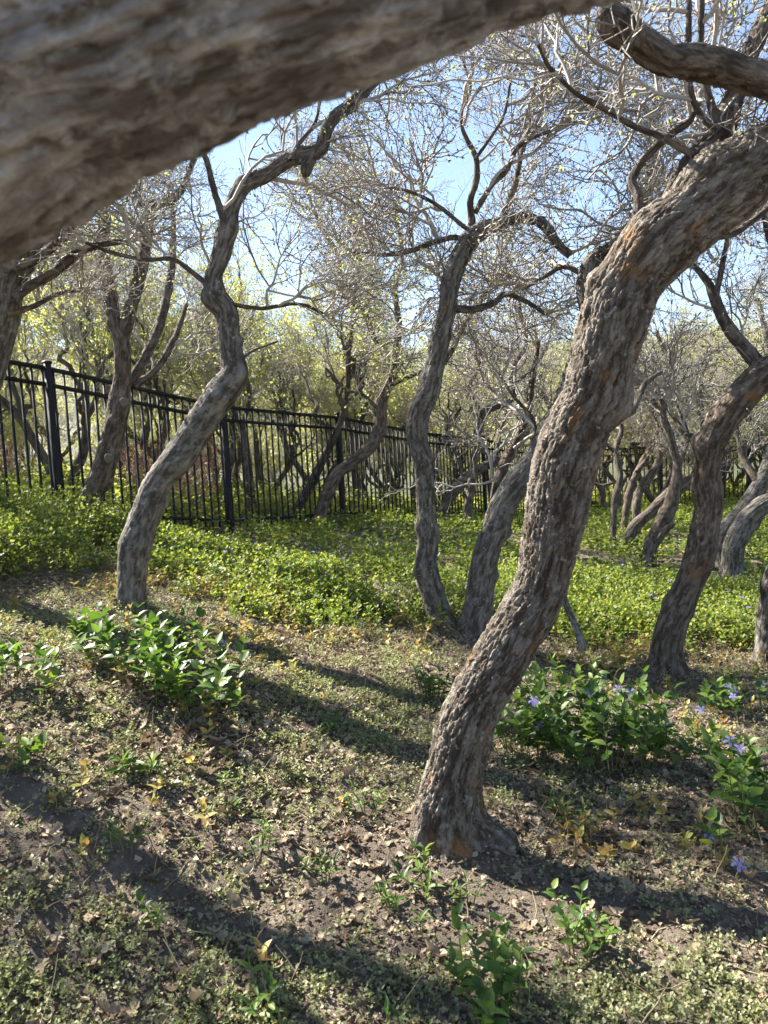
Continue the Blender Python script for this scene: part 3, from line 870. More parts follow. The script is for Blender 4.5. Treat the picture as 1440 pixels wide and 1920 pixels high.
oak('upright oak bending right at a heavy fork, standing in the periwinkle bed',
    [(1247, 1272, 62), (1253, 1210, 51), (1266, 1160, 50), (1287, 1110, 49), (1309, 1060, 49), (1325, 1010, 49), (1332, 960, 47), (1332, 910, 46), (1333, 860, 45), (1338, 822, 52), (1352, 790, 56), (1378, 754, 53), (1412, 720, 54), (1450, 692, 53), (1530, 640, 48), (1620, 540, 40), (1660, 400, 30)],
    4.95, 4.6,
    [([(1428, 690, 27), (1390, 645, 26), (1360, 605, 22), (1340, 560, 19), (1328, 530, 14), (1310, 508, 11), (1292, 488, 9), (1270, 440, 6)], 4.8, 4.9, dict(bark='bark_limb')),
     ([(1340, 565, 12), (1352, 510, 10), (1362, 460, 9), (1375, 400, 6)], 4.85, 4.7, {}),
     ([(1330, 830, 22), (1300, 822, 18), (1284, 812, 12), (1262, 780, 8), (1240, 750, 6)], 4.95, 5.4, {}),
     ([(1530, 640, 22), (1480, 560, 18), (1450, 470, 14), (1430, 400, 9)], 4.7, 5.0, {})],
    bark='bark_brown', sides=60, step=0.014, amp=0.0068, cell=(0.018, 0.06), seed=17, dens=2.8, scale=1.2, t0=0.7, flare=0.38,
    knots=[(1320, 825, 4.8, 0.02, 0.045), (1345, 1085, 4.8, 0.012, 0.03)])

oak('twin stemmed oak spreading right, behind the upright forked oak',
    [(1374, 1095, 42), (1374, 1035, 37), (1392, 985, 36), (1425, 947, 33), (1470, 925, 30), (1540, 880, 26), (1600, 760, 20)],
    7.9, 7.7,
    [([(1360, 1060, 34), (1350, 1020, 32), (1372, 980, 32), (1407, 940, 30), (1432, 895, 28), (1455, 830, 24), (1470, 740, 18), (1440, 640, 12), (1420, 560, 8)], 8.0, 8.2, dict(bark='bark_grey', t0=0.5)),
     ([(1420, 900, 16), (1395, 860, 13), (1380, 800, 10), (1360, 730, 7)], 8.1, 8.5, {})],
    bark='bark_grey', sides=56, step=0.02, amp=0.005, seed=19, dens=4.0, t0=0.6, leaf=0.10)

oak('sharply slanting thin oak with a split stub in the green cover',
    [(1166, 1036, 19), (1186, 996, 21), (1221, 960, 21), (1254, 930, 22), (1288, 908, 19), (1310, 880, 17), (1325, 820, 14), (1310, 740, 11), (1330, 660, 8)],
    9.4, 9.8, [([(1255, 925, 12), (1268, 890, 10), (1262, 850, 8), (1230, 790, 6), (1200, 740, 4)], 9.5, 10.0, {}), ([(1278, 905, 9), (1275, 870, 8), (1290, 820, 6), (1270, 760, 4)], 9.6, 9.6, {})],
    bark='bark_limb', sides=32, step=0.03, amp=0.004, seed=23, dens=3.8, leaf=0.3)
oak('short stout oak with a broken side limb low in the green cover',
    [(1212, 1062, 20), (1222, 1015, 26), (1246, 970, 28), (1262, 930, 24), (1270, 880, 17), (1258, 820, 13), (1240, 760, 11), (1255, 690, 9), (1230, 620, 7)],
    8.8, 9.3, [([(1232, 1018, 13), (1250, 992, 12), (1264, 982, 8)], 8.8, 8.7, dict(tw=False)), ([(1250, 790, 8), (1215, 740, 7), (1180, 700, 5)], 9.2, 9.5, {})],
    bark='bark_brown', sides=32, step=0.03, amp=0.004, seed=29, dens=3.8, leaf=0.3)
oak('thin wavy oak sapling with one low bare side twig',
    [(1153, 1040, 12), (1149, 985, 12), (1155, 930, 13), (1163, 890, 12), (1155, 850, 11), (1165, 800, 9), (1150, 740, 8), (1175, 680, 6)],
    9.6, 10.2, [([(1150, 905, 6), (1130, 910, 5), (1112, 905, 3)], 9.7, 9.8, dict(tw=False)), ([(1158, 850, 7), (1135, 830, 5), (1120, 780, 4)], 9.8, 9.9, {})],
    bark='bark_limb', sides=24, step=0.03, amp=0.003, seed=31, dens=3.5, leaf=0.3)
oak('reddish leaning oak pole in front of the far fence',
    [(1172, 978, 12), (1177, 930, 13), (1190, 895, 13), (1202, 870, 12), (1225, 830, 11), (1240, 770, 9), (1225, 700, 7)],
    12.5, 13, [([(1195, 885, 9), (1215, 850, 8), (1205, 800, 6), (1190, 750, 5)], 12.6, 13.2, {})],
    bark='bark_brown', sides=24, step=0.04, amp=0.003, seed=37, dens=3.5, leaf=0.4, group='oaks before the far fence')
oak('dark curved oak pole before the far fence, leaning over its neighbour',
    [(1192, 972, 16), (1196, 930, 16), (1212, 900, 14), (1232, 870, 13), (1236, 820, 11), (1222, 760, 9), (1250, 690, 7)],
    12.0, 12.6, [([(1230, 860, 9), (1262, 830, 8), (1285, 780, 6), (1290, 720, 5)], 12.3, 12.8, {})],
    bark='bark_limb', sides=24, step=0.04, amp=0.003, seed=41, dens=3.5, leaf=0.4, group='oaks before the far fence')
oak('grey trunk fragment at the bed edge beside purple flowers, leaning out',
    [(1446, 1250, 44), (1440, 1170, 40), (1452, 1090, 38), (1490, 1010, 36), (1540, 900, 32), (1560, 760, 24), (1520, 600, 14)],
    5.3, 5.0, [([(1545, 880, 18), (1500, 760, 13), (1470, 640, 9), (1480, 540, 6)], 5.1, 5.0, {})],
    bark='bark_grey', sides=56, step=0.015, amp=0.005, seed=43, dens=3.4)
oak('swaybacked thin oak slanting up through the bed against the black fence',
    [(598, 992, 22), (609, 937, 22), (630, 893, 23), (664, 864, 21), (693, 839, 22), (709, 802, 23), (713, 768, 24), (722, 738, 20), (736, 706, 17), (744, 656, 15), (748, 600, 12), (742, 540, 10), (752, 470, 8), (740, 400, 6)],
    10.3, 10.8,
    [([(738, 690, 12), (727, 662, 11), (700, 630, 11), (680, 580, 11), (640, 525, 10), (635, 487, 9), (615, 445, 8), (592, 400, 6), (570, 340, 4)], 10.5, 10.4, {}),
     ([(684, 585, 9), (688, 545, 8), (680, 500, 7), (666, 430, 6), (678, 350, 5)], 10.5, 10.8, {}),
     ([(725, 725, 9), (760, 710, 8), (800, 690, 6), (830, 650, 5)], 10.6, 10.2, {}),
     ([(712, 770, 8), (680, 740, 6), (650, 730, 5), (610, 690, 4)], 10.5, 10.1, dict(tw=False))],
    bark='bark_brown', sides=40, step=0.03, amp=0.004, seed=47, dens=2.8, scale=1.25, leaf=0.3, t0=0.55)
oak('slanting dark oak with a yellow leafed tip near the fence corner',
    [(826, 985, 20), (840, 938, 19), (865, 906, 21), (895, 881, 19), (922, 868, 17), (960, 850, 14), (990, 800, 11), (985, 720, 8)],
    11.8, 12.4, [([(868, 900, 8), (862, 870, 6), (850, 840, 5)], 12, 12.2, {}), ([(930, 866, 9), (935, 820, 8), (950, 760, 6), (930, 690, 5)], 12.1, 12.5, {})],
    bark='bark_limb', sides=32, step=0.03, amp=0.004, seed=53, dens=3.5, leaf=0.45)
oak('hunched dark oak rubbing the fence rail behind the slanting oak',
    [(876, 968, 16), (886, 900, 15), (892, 850, 16), (898, 805, 17), (905, 775, 18), (925, 763, 16), (960, 745, 13), (965, 690, 11), (985, 640, 8), (975, 570, 6)],
    12.9, 13.4, [([(903, 775, 9), (880, 730, 8), (900, 680, 6), (890, 620, 4)], 13, 13.2, {}), ([(962, 720, 9), (1000, 690, 8), (1030, 640, 6)], 13.2, 13.8, {})],
    bark='bark_limb', sides=32, step=0.03, amp=0.004, seed=59, dens=3.6, leaf=0.4)
oak('oak at the uphill end of the fence with limbs fanning over it',
    [(-170, 1080, 88), (-130, 940, 80), (-80, 800, 76), (-35, 680, 74), (-8, 590, 72), (12, 525, 68), (38, 478, 58), (75, 440, 42), (110, 380, 34), (150, 300, 26)],
    4.9, 4.6,
    [([(30, 500, 22), (70, 485, 18), (110, 452, 16), (138, 415, 14), (150, 360, 10)], 4.6, 4.4, {}),
     ([(25, 560, 20), (60, 535, 18), (100, 512, 17), (150, 472, 16), (185, 460, 12), (240, 450, 8)], 4.65, 4.9, {}),
     ([(10, 590, 14), (60, 575, 10), (110, 550, 8), (150, 545, 6)], 4.7, 5.2, {})],
    bark='bark_grey', sides=56, step=0.016, amp=0.006, seed=61, dens=1.7, t0=0.65)

# the oak whose big limb passes right over the lens
def near_limb():
    ctlp = []
    for px, py, d, w_ in [(-900, 1200, 0.95, 330), (-420, 560, 0.72, 480), (-60, 122, 0.60, 610), (240, -32, 0.57, 610), (520, -132, 0.56, 570), (800, -222, 0.58, 540),
                          (1000, -255, 0.62, 480), (1180, -262, 0.68, 420), (1500, -330, 0.8, 350), (1900, -420, 1.0, 260)]:
        ctlp.append([*P(px, py, d), 0.5 * w_ * d / F])
    return np.array(ctlp)
nl = near_limb()
pA = nl[0]
butt = np.array([[-1.35, 0.30, float(ground0(-1.35, 0.3)) - 0.15, 0.17], [-1.32, 0.34, 0.45, 0.155], [-1.2, 0.5, 0.75, 0.14]])
path = catmull(np.vstack([butt, nl[1:]]), 0.0075)
rt = empty('oak_tree', (-1.35, 0.30, float(ground0(-1.35, 0.3))))
tag(rt, 'huge rough grey brown oak limb arching overhead across the upper corner', 'tree')
bark_tube('trunk', path, 150, M['bark_near'], rt, 0.0075, (0.022, 0.11), [], 0.3, 71, lump=0.03)
ng = [(catmull(np.array([[*P(1500, -330, 0.8), 0.03], [1.1, 0.7, 2.5, 0.02], [1.3, 0.5, 3.0, 0.012]]), 0.03), 0.3)]
bark_tube('branch', ng[0][0], 16, M['bark_limb'], rt, 0.002, (0.018, 0.05), [], 0, 72)
crown(ng, rt, 2, 0, 0.9)

# an oak standing just off to the left; its shade crosses the foreground
oak('leaning oak on the left bank whose shade crosses the foreground',
    [(-620, 1330, 64), (-560, 1100, 54), (-520, 900, 50), (-430, 700, 48), (-330, 480, 44), (-250, 250, 40), (-260, 0, 34), (-200, -250, 26)],
    3.9, 3.5, [([(-380, 560, 34), (-420, 380, 30), (-520, 180, 26), (-560, -100, 18)], 3.7, 4.0, {}), ([(-280, 300, 32), (-200, 100, 28), (-100, -100, 22), (-60, -300, 14)], 3.6, 3.2, {})],
    bark='bark_grey', sides=40, step=0.025, amp=0.006, seed=67, dens=2.6, t0=0.3, nC=5)

# bare leaning stick behind the big trunk
stk = catmull(trace([(1092, 1212, 15, 4.9), (1078, 1170, 13, 5.0), (1064, 1140, 12, 5.05), (1052, 1095, 9, 5.15)]), 0.01)
stk[0, 2] -= 0.03
tag(bark_tube('dead_stick', stk, 16, M['bark_grey'], None, 0.0015, (0.01, 0.03), seed=81), 'thin grey dead stick leaning out of the ground behind the thick trunk', 'stick')

# ------------------------------------------------------------------ oaks beyond the fence
def wild_oak(seed, h, stems, leaf, low):
    global rng
    keep = rng
    rng = np.random.default_rng(seed)
    root = empty('oak_tree')
    limbs = []
    for k in range(stems):
        az = rng.uniform(0, 6.28)
        lean = rng.uniform(0.1, 0.5)
        d = unit(np.array([math.cos(az) * lean, math.sin(az) * lean, 1]))
        p = np.array([math.cos(az) * 0.25 * k, math.sin(az) * 0.25 * k, -0.3])
        n = 9
        L = h * rng.uniform(0.55, 0.75)
        pts = []
        for i in range(n):
            pts.append([*p, (0.085 - 0.0075 * i) * h / 5])
            d = unit(d + rng.normal(size=3) * np.array([0.34, 0.34, 0.1]) + np.array([0, 0, 0.12]))
            p = p + d * L / (n - 1)
        path = catmull(np.array(pts), 0.09)
        parts = [bark_geo(path, 12, 0.004, (0.05, 0.12), [], 0.0, seed + k, lump=0.25)]
        tt = np.linspace(0, len(path) - 1, 24).astype(int)
        lp, lr = grow(path[None, tt, :3], path[None, tt, 3], 6, h * 0.36, (25, 60), 12, 0.046 * h / 5, 0.35, 0.32, 0.12, low, 1.0)
        for a, b in zip(lp, lr):
            limbs.append((np.column_stack([a, b]), 0.2))
            parts.append(bark_geo(catmull(np.column_stack([a, b]), 0.12), 6, 0, seed=seed + 9, lump=0.2))
        limbs.append((path, 0.6))
        off, V_, Q_, T_, B_, L_ = 0, [], [], [], [], []
        for v_, q_, t_, at_ in parts:
            V_.append(v_); Q_.append(q_ + off); T_.append(t_ + off); B_.append(at_['bark']); L_.append(at_['plate'])
            off += len(v_)
        obj('trunk', mesh_np('trunk', np.concatenate(V_), np.concatenate(Q_), np.concatenate(T_), True, {'bark': np.concatenate(B_), 'plate': np.concatenate(L_)}), M['bark_limb'], root)
    far_crown(limbs, root, 1.5, leaf, 1.15, 0.036)
    rng = keep
    return root

def copy_tree(o, parent=None):
    c = o.copy()
    COL.objects.link(c)
    c.parent = parent
    if parent is not None: c.matrix_parent_inverse = o.matrix_parent_inverse
    for ch in o.children: copy_tree(ch, c)
    return c

protos = [wild_oak(101, 4.8, 2, 0.7, 0.2), wild_oak(103, 5.2, 3, 0.75, 0.45), wild_oak(107, 4.4, 3, 0.95, 0.12), wild_oak(109, 5.4, 2, 0.6, 0.45)]
KINDL = ['two stemmed oak with low pale leafing limbs standing beyond the black fence',
         'tall three stemmed oak with yellow green young leaves beyond the black fence',
         'leafy three stemmed low branching oak standing beyond the black fence',
         'tall thinly leafed two stemmed oak standing beyond the black fence']
NEARL = ['two stemmed small oak rooted in the green cover before the far fence', 'three stemmed small oak rooted in the green cover before the far fence',
         'leafier small oak rooted in the green cover before the far fence', 'tall thin oak rooted in the green cover before the far fence']
spots = []
prng = np.random.default_rng(5)
for row, (dist, n, sp) in enumerate([(12.5, 4, 0.8), (16, 7, 0.9), (20, 9, 0.9), (24, 11, 1.2), (28.5, 12, 1.2), (40, 14, 3.0)]):
    for k in range(n):
        ang = R(-33 + 66 * (k + 0.5 + prng.uniform(-0.32, 0.32)) / n)
        d = dist + prng.uniform(-sp, sp)
        x, y = d * math.sin(ang), d * math.cos(ang)
        # keep beyond the fence: left of / behind its line
        t = np.array([x, y]) - FP[0]
        side = FD[0] * t[1] - FD[1] * t[0]
        if side < 0.9 and y < 21.0: continue
        if abs(y - 33.5) < 4: continue
        spots.append((x, y))
near_spots = [(3.9, 16.6), (5.9, 18.4), (9.3, 17.0), (7.9, 19.0), (10.8, 18.2)]
spots += [(6.2, 21.2), (8.6, 21.5), (11.5, 21.6), (13.5, 20.8), (4.2, 21.5), (-1.0, 15.6), (1.0, 17.4), (-6.6, 9.8), (-4.0, 14.6), (6.5, 22.0), (10.5, 22.6)]
used = [False] * 4
for i, (x, y) in enumerate(spots + near_spots):
    k = i % 4 if i < len(spots) and math.hypot(x, y) > 18 else (1, 3)[i % 2]
    if not used[k]:
        o = protos[k]; used[k] = True
    else:
        o = copy_tree(protos[k])
    o.location = (x, y, float(ground0(x, y)))
    o.rotation_euler = (0, 0, prng.uniform(0, 6.28))
    s = prng.uniform(0.82, 1.15)
    o.scale = (s, s, s * prng.uniform(0.92, 1.08))
    if i < len(spots): tag(o, KINDL[k], 'tree', 'oaks beyond the fence')
    else: tag(o, NEARL[k], 'tree', 'thin oaks in the cover before the far fence')

# ------------------------------------------------------------------ fence
def box_v(a, b, wx, side, wz):
    """bar from a to b with cross-section wx (along side) by wz"""
    a, b = np.asarray(a, float), np.asarray(b, float)
    t = (b - a) / np.linalg.norm(b - a)
    s = np.asarray(side, float)
    s = s - t * (s @ t); s /= np.linalg.norm(s)
    u = np.cross(t, s)
    v = []
    for p in (a, b):
        for i, j in ((-1, -1), (1, -1), (1, 1), (-1, 1)):
            v.append(p + s * i * wx / 2 + u * j * wz / 2)
    q = [[3, 2, 1, 0], [4, 5, 6, 7], [0, 1, 5, 4], [1, 2, 6, 5], [2, 3, 7, 6], [3, 0, 4, 7]]
    return np.array(v), q

def centred(name, ln, w_):
    """vertical hollow-section bar with softened corners, base at origin"""
    c = 0.18 * w_
    ring = [(-w_ / 2 + c, -w_ / 2), (w_ / 2 - c, -w_ / 2), (w_ / 2, -w_ / 2 + c), (w_ / 2, w_ / 2 - c), (w_ / 2 - c, w_ / 2), (-w_ / 2 + c, w_ / 2), (-w_ / 2, w_ / 2 - c), (-w_ / 2, -w_ / 2 + c)]
    v = [(x, y, 0) for x, y in ring] + [(x, y, ln) for x, y in ring] + [(0, 0, ln)]
    q = [[i, (i + 1) % 8, 8 + (i + 1) % 8, 8 + i] for i in range(8)]
    t = [[8 + i, 8 + (i + 1) % 8, 16] for i in range(8)]
    return mesh_np(name, np.array(v), q, t)

PH = 1.72
picket_me = centred('fence_picket', 1.62, 0.024)
post_me = centred('fence_post', PH + 0.30, 0.07)
cap_me = mesh_np('post_cap', np.array([(x * s_, y * s_, z) for s_, z in ((0.041, 0), (0.041, 0.018), (0.03, 0.032)) for x, y in ((-1, -1), (1, -1), (1, 1), (-1, 1))]),
                 [[0, 1, 5, 4], [1, 2, 6, 5], [2, 3, 7, 6], [3, 0, 4, 7], [4, 5, 9, 8], [5, 6, 10, 9], [6, 7, 11, 10], [7, 4, 8, 11], [8, 9, 10, 11], [3, 2, 1, 0]])

def fence(posts, label, start_post=True):
    """posts: list of (x, y, zbase)"""
    root = empty('metal_fence', posts[0])
    tag(root, label, 'fence', 'black picket fence runs')
    for i, p in enumerate(posts):
        if i == 0 and not start_post: continue
        o = obj('fence_post', post_me, M['fence'], root)
        d = np.array(posts[min(i + 1, len(posts) - 1)]) - np.array(posts[max(i - 1, 0)])
        rz = math.atan2(d[1], d[0])
        o.location = (p[0], p[1], p[2] - 0.30); o.rotation_euler[2] = rz
        c = obj('post_cap', cap_me, M['fence'], o)
        c.matrix_parent_inverse = Matrix(); c.location = (0, 0, PH + 0.295)
    for a, b in zip(posts[:-1], posts[1:]):
        a, b = np.array(a), np.array(b)
        d = b - a
        t2 = d[:2] / np.linalg.norm(d[:2])
        sd = np.array([-t2[1], t2[0], 0])
        rz = math.atan2(t2[1], t2[0])
        ins = d * 0.033 / np.linalg.norm(d)
        for hz in (PH - 0.055, PH - 0.225, 0.16):
            v, q = box_v(a + ins + [0, 0, hz], b - ins + [0, 0, hz], 0.040, sd, 0.040)
            obj('fence_rail', mesh_np('fence_rail', v, q), M['fence'], root)
        n = 20
        for k in range(n):
            f = (k + 0.5) / n
            q = a + d * f
            o = obj('fence_picket', picket_me, M['fence'], root)
            o.location = (q[0], q[1], q[2] + 0.07)
            o.rotation_euler[2] = rz
    return root

side_posts = [(p[0], p[1], EYE + z) for p, z in zip(FP, FZ)]
fence(side_posts, 'black metal picket fence stepping down the slope beside the oaks')
cx, cy, cz = side_posts[-1]
far_posts = [(cx + 2.40 * k, cy + 0.10 * k, cz - 0.03 * k) for k in range(4)]
fence(far_posts, 'black metal picket fence closing the far end of the grove', False)

# ------------------------------------------------------------------ plants on the ground
def shoots(n_pairs, base, h, lean, lsz, geo_leaf, geo_stem=None, tpl=LT_FAR, fac=LQ_FAR, wfac=1.0, droop=0.35):
    """leafy upright shoots with opposite leaf pairs, all at once"""
    n = len(base)
    az = rng.uniform(0, 6.28, n)
    la = rng.uniform(0, 6.28, n)
    top = np.stack([np.cos(la) * lean, np.sin(la) * lean, np.ones(n)], -1)
    top = unit(top) * h[:, None]
    for j in range(n_pairs):
        f = (j + 1.0) / n_pairs
        pos = base + top * f
        sz = lsz * (0.75 + 0.5 * math.sin(math.pi * min(1, f * 0.85))) * rng.uniform(0.7, 1.25, n)
        el = (0.15 + 0.75 * f) * rng.uniform(0.4, 1.3, n)
        for s in (0, math.pi):
            a = az + j * math.pi / 2 + s + rng.normal(size=n) * 0.35
            ax = np.stack([np.cos(a) * np.cos(el), np.sin(a) * np.cos(el), np.sin(el)], -1)
            nr = np.stack([-np.cos(a) * np.sin(el), -np.sin(a) * np.sin(el), np.cos(el)], -1) + rng.normal(size=(n, 3)) * droop
            leaves(geo_leaf, pos, ax, nr, sz, sz * wfac, tpl, fac)
    if geo_stem is not None:
        pts = np.stack([base - np.array([0, 0, 0.02]), base + top * 0.5 + rng.normal(size=(n, 3)) * 0.008, base + top], 1)
        geo_stem.add(*tubes(pts, np.repeat(np.array([[0.0022, 0.0018, 0.0012]]), n, 0), 3))

def sample(n, x0, x1, y0, y1):
    x = rng.uniform(x0, x1, n); y = rng.uniform(y0, y1, n)
    z = ground(x, y)
    px, py, d = project(np.stack([x, y, z], -1))
    return x, y, z, px, py, d

# edge of the periwinkle bed (photo column -> photo row of its near edge)
EX = [-600, -200, 0, 120, 230, 330, 480, 620, 780, 880, 1040, 1100, 1200, 1300, 1440, 1700, 2200]
EY = [1250, 1195, 1140, 1105, 1080, 1100, 1150, 1182, 1200, 1190, 1195, 1235, 1235, 1215, 1260, 1300, 1360]
def in_bed(x, y, px, py):
    return np.interp(px, EX, EY) - py + 125 * (n2(x, y, 1.3, 41) - 0.5) + 60 * (n2(x, y, 5.0, 42) - 0.5)

gl, gs = Geo(), Geo()
def bed(n, x0, x1, y0, y1, dmin, dmax):
    x, y, z, px, py, d = sample(n, x0, x1, y0, y1)
    e = in_bed(x, y, px, py)
    dens = np.clip(e / 38, 0, 1) * (0.10 + 1.1 * np.clip((n2(x, y, 1.5, 43) - 0.33) * 3.4, 0, 1))
    k = (rng.random(len(x)) < dens) & (d > dmin) & (d <= dmax) & (px > -300) & (px < 1750)
    b = np.stack([x, y, z], -1)[k]
    return b, rng.uniform(0.09, 0.23, len(b)) * (0.05 + 1.9 * n2(b[:, 0], b[:, 1], 1.6, 47)) * np.where(b[:, 0] < -2.6, 1.7, 1)
b, hh = bed(42000, -5.0, 5.5, 3.2, 9, 2.5, 8.5)
shoots(5, b, hh, 0.4, 0.034, gl, gs, wfac=0.8, droop=0.6)
b2, h2 = bed(40000, -8, 13, 7, 21, 8.5, 30)
shoots(3, b2, h2, 0.4, 0.050, gl, None, wfac=0.85, droop=0.6)
print('cover shoots', len(b), len(b2))
nearm = np.ones(len(b), bool)
cov = obj('periwinkle_ground_cover', gl.mesh('periwinkle_ground_cover'), M['cover'])
tag(cov, 'dense bright green leafy ground cover spreading to the fence', 'ground cover', kind='stuff')
so_ = obj('stem', gs.mesh('stem'), M['stem'], cov)
tag(so_, kind='stuff')
# scattered flowers in the cover
sel = rng.choice(np.where(nearm)[0], 170, replace=False)
fb = b[sel] + np.stack([np.zeros(len(sel)), np.zeros(len(sel)), hh[sel] + 0.01], -1)
gf = Geo()
for j in range(5):
    a = j * 2 * math.pi / 5 + rng.uniform(0, 1)
    ax = np.tile(np.array([math.cos(a), math.sin(a) , 0.15]), (len(fb), 1)) + rng.normal(size=fb.shape) * 0.2
    leaves(gf, fb, ax, np.tile(np.array([0, -0.3, 1.0]), (len(fb), 1)), np.full(len(fb), 0.021), np.full(len(fb), 0.020))
tag(obj('flower', gf.mesh('flower'), M['flower'], cov), kind='stuff')

# green growth beyond the fence
gl = Geo()
x, y, z, px, py, d = sample(48000, -18, 20, 8, 31)
t0_, t1_ = x - FP[0][0], y - FP[0][1]
side = FD[0] * t1_ - FD[1] * t0_
k = ((side > 0.15) | (y > 20.4)) & (rng.random(len(x)) < np.clip((n2(x, y, 0.55, 51) - 0.33) * 3.2, 0.05, 1)) & (px > -300) & (px < 1750) & (d > 2)
b = np.stack([x, y, z], -1)[k]
shoots(3, b, rng.uniform(0.12, 0.62, len(b)), 0.5, 0.075, gl, None, wfac=0.9)
M['brush'] = leaf_mat('underbrush_leaf', [(0.05, (0.12, 0.15, 0.035)), (0.5, (0.27, 0.30, 0.07)), (0.95, (0.42, 0.40, 0.12))], 0.5, 0.55, 0.2, (1.4, 1.4, 0.6))
tag(obj('underbrush', gl.mesh('underbrush'), M['brush']), 'rough yellow green underbrush beyond the black fence', 'underbrush', kind='stuff')

# yellowing low plants in front of the bed
gl, gs = Geo(), Geo()
x, y, z, px, py, d = sample(26000, -3.5, 3.5, 2.0, 7.0)
reg = np.exp(-((px - 520) / 260) ** 2 - ((py - 1140) / 60) ** 2) * 0.75 + 0.5 * np.exp(-((px - 1180) / 150) ** 2 - ((py - 1260) / 45) ** 2) + 0.22 * np.exp(-((px - 1120) / 130) ** 2 - ((py - 1560) / 70) ** 2) + 0.02
k = rng.random(len(x)) < reg * np.clip((n2(x, y, 3.0, 61) - 0.45) * 4, 0, 1)
b = np.stack([x, y, z], -1)[k]
shoots(4, b, rng.uniform(0.04, 0.17, len(b)), 0.6, 0.034, gl, gs, LT_OV, LQ_OV, wfac=0.75, droop=0.7)
yc = obj('yellowing_plants', gl.mesh('yellowing_plants'), M['yellow'])
tag(yc, 'low yellowing and orange leaved plants edging the green cover', 'ground cover', kind='stuff')
tag(obj('stem', gs.mesh('stem'), M['straw'], yc), kind='stuff')

# small pale herbs carpeting the foreground
def weed_density(x, y, px, py):
    m = 0.62 * np.exp(-((px - 690) / 150) ** 2 - ((py - 1330) / 120) ** 2)
    m += 0.75 * np.exp(-((px - 620) / 190) ** 2 - ((py - 1470) / 70) ** 2)
    m += 0.55 * np.exp(-((px - 950) / 90) ** 2 - ((py - 1510) / 60) ** 2)
    m += 0.75 * np.clip((py - 1560) / 160, 0, 1) * np.clip((640 - px) / 300, 0, 1)
    m += 0.85 * np.clip((py - 1730) / 90, 0, 1)
    m += 0.45 * np.exp(-((px - 150) / 200) ** 2 - ((py - 1180) / 90) ** 2)
    m += 0.28 * np.exp(-((px - 200) / 260) ** 2 - ((py - 1400) / 90) ** 2)
    m += 0.18
    soil = np.exp(-((px - 760) / 240) ** 2 - ((py - 1620) / 105) ** 2)
    return m * np.clip(1 - 1.25 * soil, 0, 1)
gl, gs = Geo(), Geo()
x, y, z, px, py, d = sample(225000, -3.4, 3.4, 1.4, 6.1)
k = rng.random(len(x)) < 1.15 * weed_density(x, y, px, py) * np.clip((n2(x, y, 7.0, 71) - 0.42) * 4, 0.13, 1.0) * (0.35 + n2(x, y, 1.4, 72)) * np.clip((py - 1080) / 60, 0, 1)
k &= (px > -300) & (px < 1740)
b = np.stack([x, y, z], -1)[k]
print('weeds', len(b))
shoots(3, b, rng.uniform(0.012, 0.05, len(b)), 0.8, 0.0115, gl, None, wfac=0.9, droop=0.6)
tag(obj('chickweed_carpet', gl.mesh('chickweed_carpet'), M['weed']), 'carpet of tiny pale green herbs over the foreground soil', 'ground cover', kind='stuff')

# soil clods and crumbs
g = Geo()
x, y, z, px, py, d = sample(46000, -3.0, 3.0, 1.3, 5.5)
soil = 0.22 + 1.1 * np.exp(-((px - 760) / 260) ** 2 - ((py - 1620) / 110) ** 2) + 0.3 * np.clip((py - 1500) / 200, 0, 1)
k = rng.random(len(x)) < soil
b = np.stack([x, y, z], -1)[k]
n = len(b)
s_ = np.minimum(0.0048 * np.exp(rng.normal(size=n) * 0.62), 0.017)
oc = np.array([[1, 0, 0], [0, 1, 0], [-1, 0, 0], [0, -1, 0], [0, 0, 1], [0, 0, -1]], float)
v = b[:, None] + s_[:, None, None] * oc[None] * rng.uniform(0.5, 1.3, (n, 6, 1)) * np.array([1, 1, 0.8]) + np.array([0, 0, 0.002])
ft = np.array([[0, 1, 4], [1, 2, 4], [2, 3, 4], [3, 0, 4], [1, 0, 5], [2, 1, 5], [3, 2, 5], [0, 3, 5]])
g.add(v.reshape(-1, 3), None, (ft[None] + (np.arange(n) * 6)[:, None, None]).reshape(-1, 3))
tag(obj('soil_crumbs', g.mesh('soil_crumbs'), M['clod']), 'loose dark soil crumbs around the thick trunk', 'soil', kind='stuff')

# fallen oak leaves: lobed, curled
def oak_leaf_tpl(curl, seed):
    r_ = np.random.default_rng(seed)
    us = [0.0, 0.14, 0.26, 0.36, 0.48, 0.58, 0.70, 0.80, 0.92, 1.0]
    ws = [0.02, 0.06, 0.20, 0.11, 0.30, 0.15, 0.30, 0.14, 0.16, 0.0]
    rows, tri = [], []
    for i, (u, w_) in enumerate(zip(us, ws)):
        zc = curl * (u - 0.5) ** 2 * 1.6 + r_.normal() * 0.015
        for s in (-1, 0, 1):
            ww = w_ * (1 + 0.2 * r_.normal())
            rows.append((u + (0.04 * abs(s) if w_ > 0.17 else 0), s * ww, zc + abs(s) * (0.10 + 0.22 * curl * w_ / 0.3) * (0.7 + 0.5 * r_.random())))
    for i in range(len(us) - 1):
        for j in (0, 1):
            a, b_ = i * 3 + j, i * 3 + j + 1
            c, d_ = a + 3, b_ + 3
            tri += [[a, b_, d_], [a, d_, c]]
    return np.array(rows), tri
LEAFT = [oak_leaf_tpl(c, i) for i, c in enumerate((0.15, 0.45, 0.8, -0.4))]

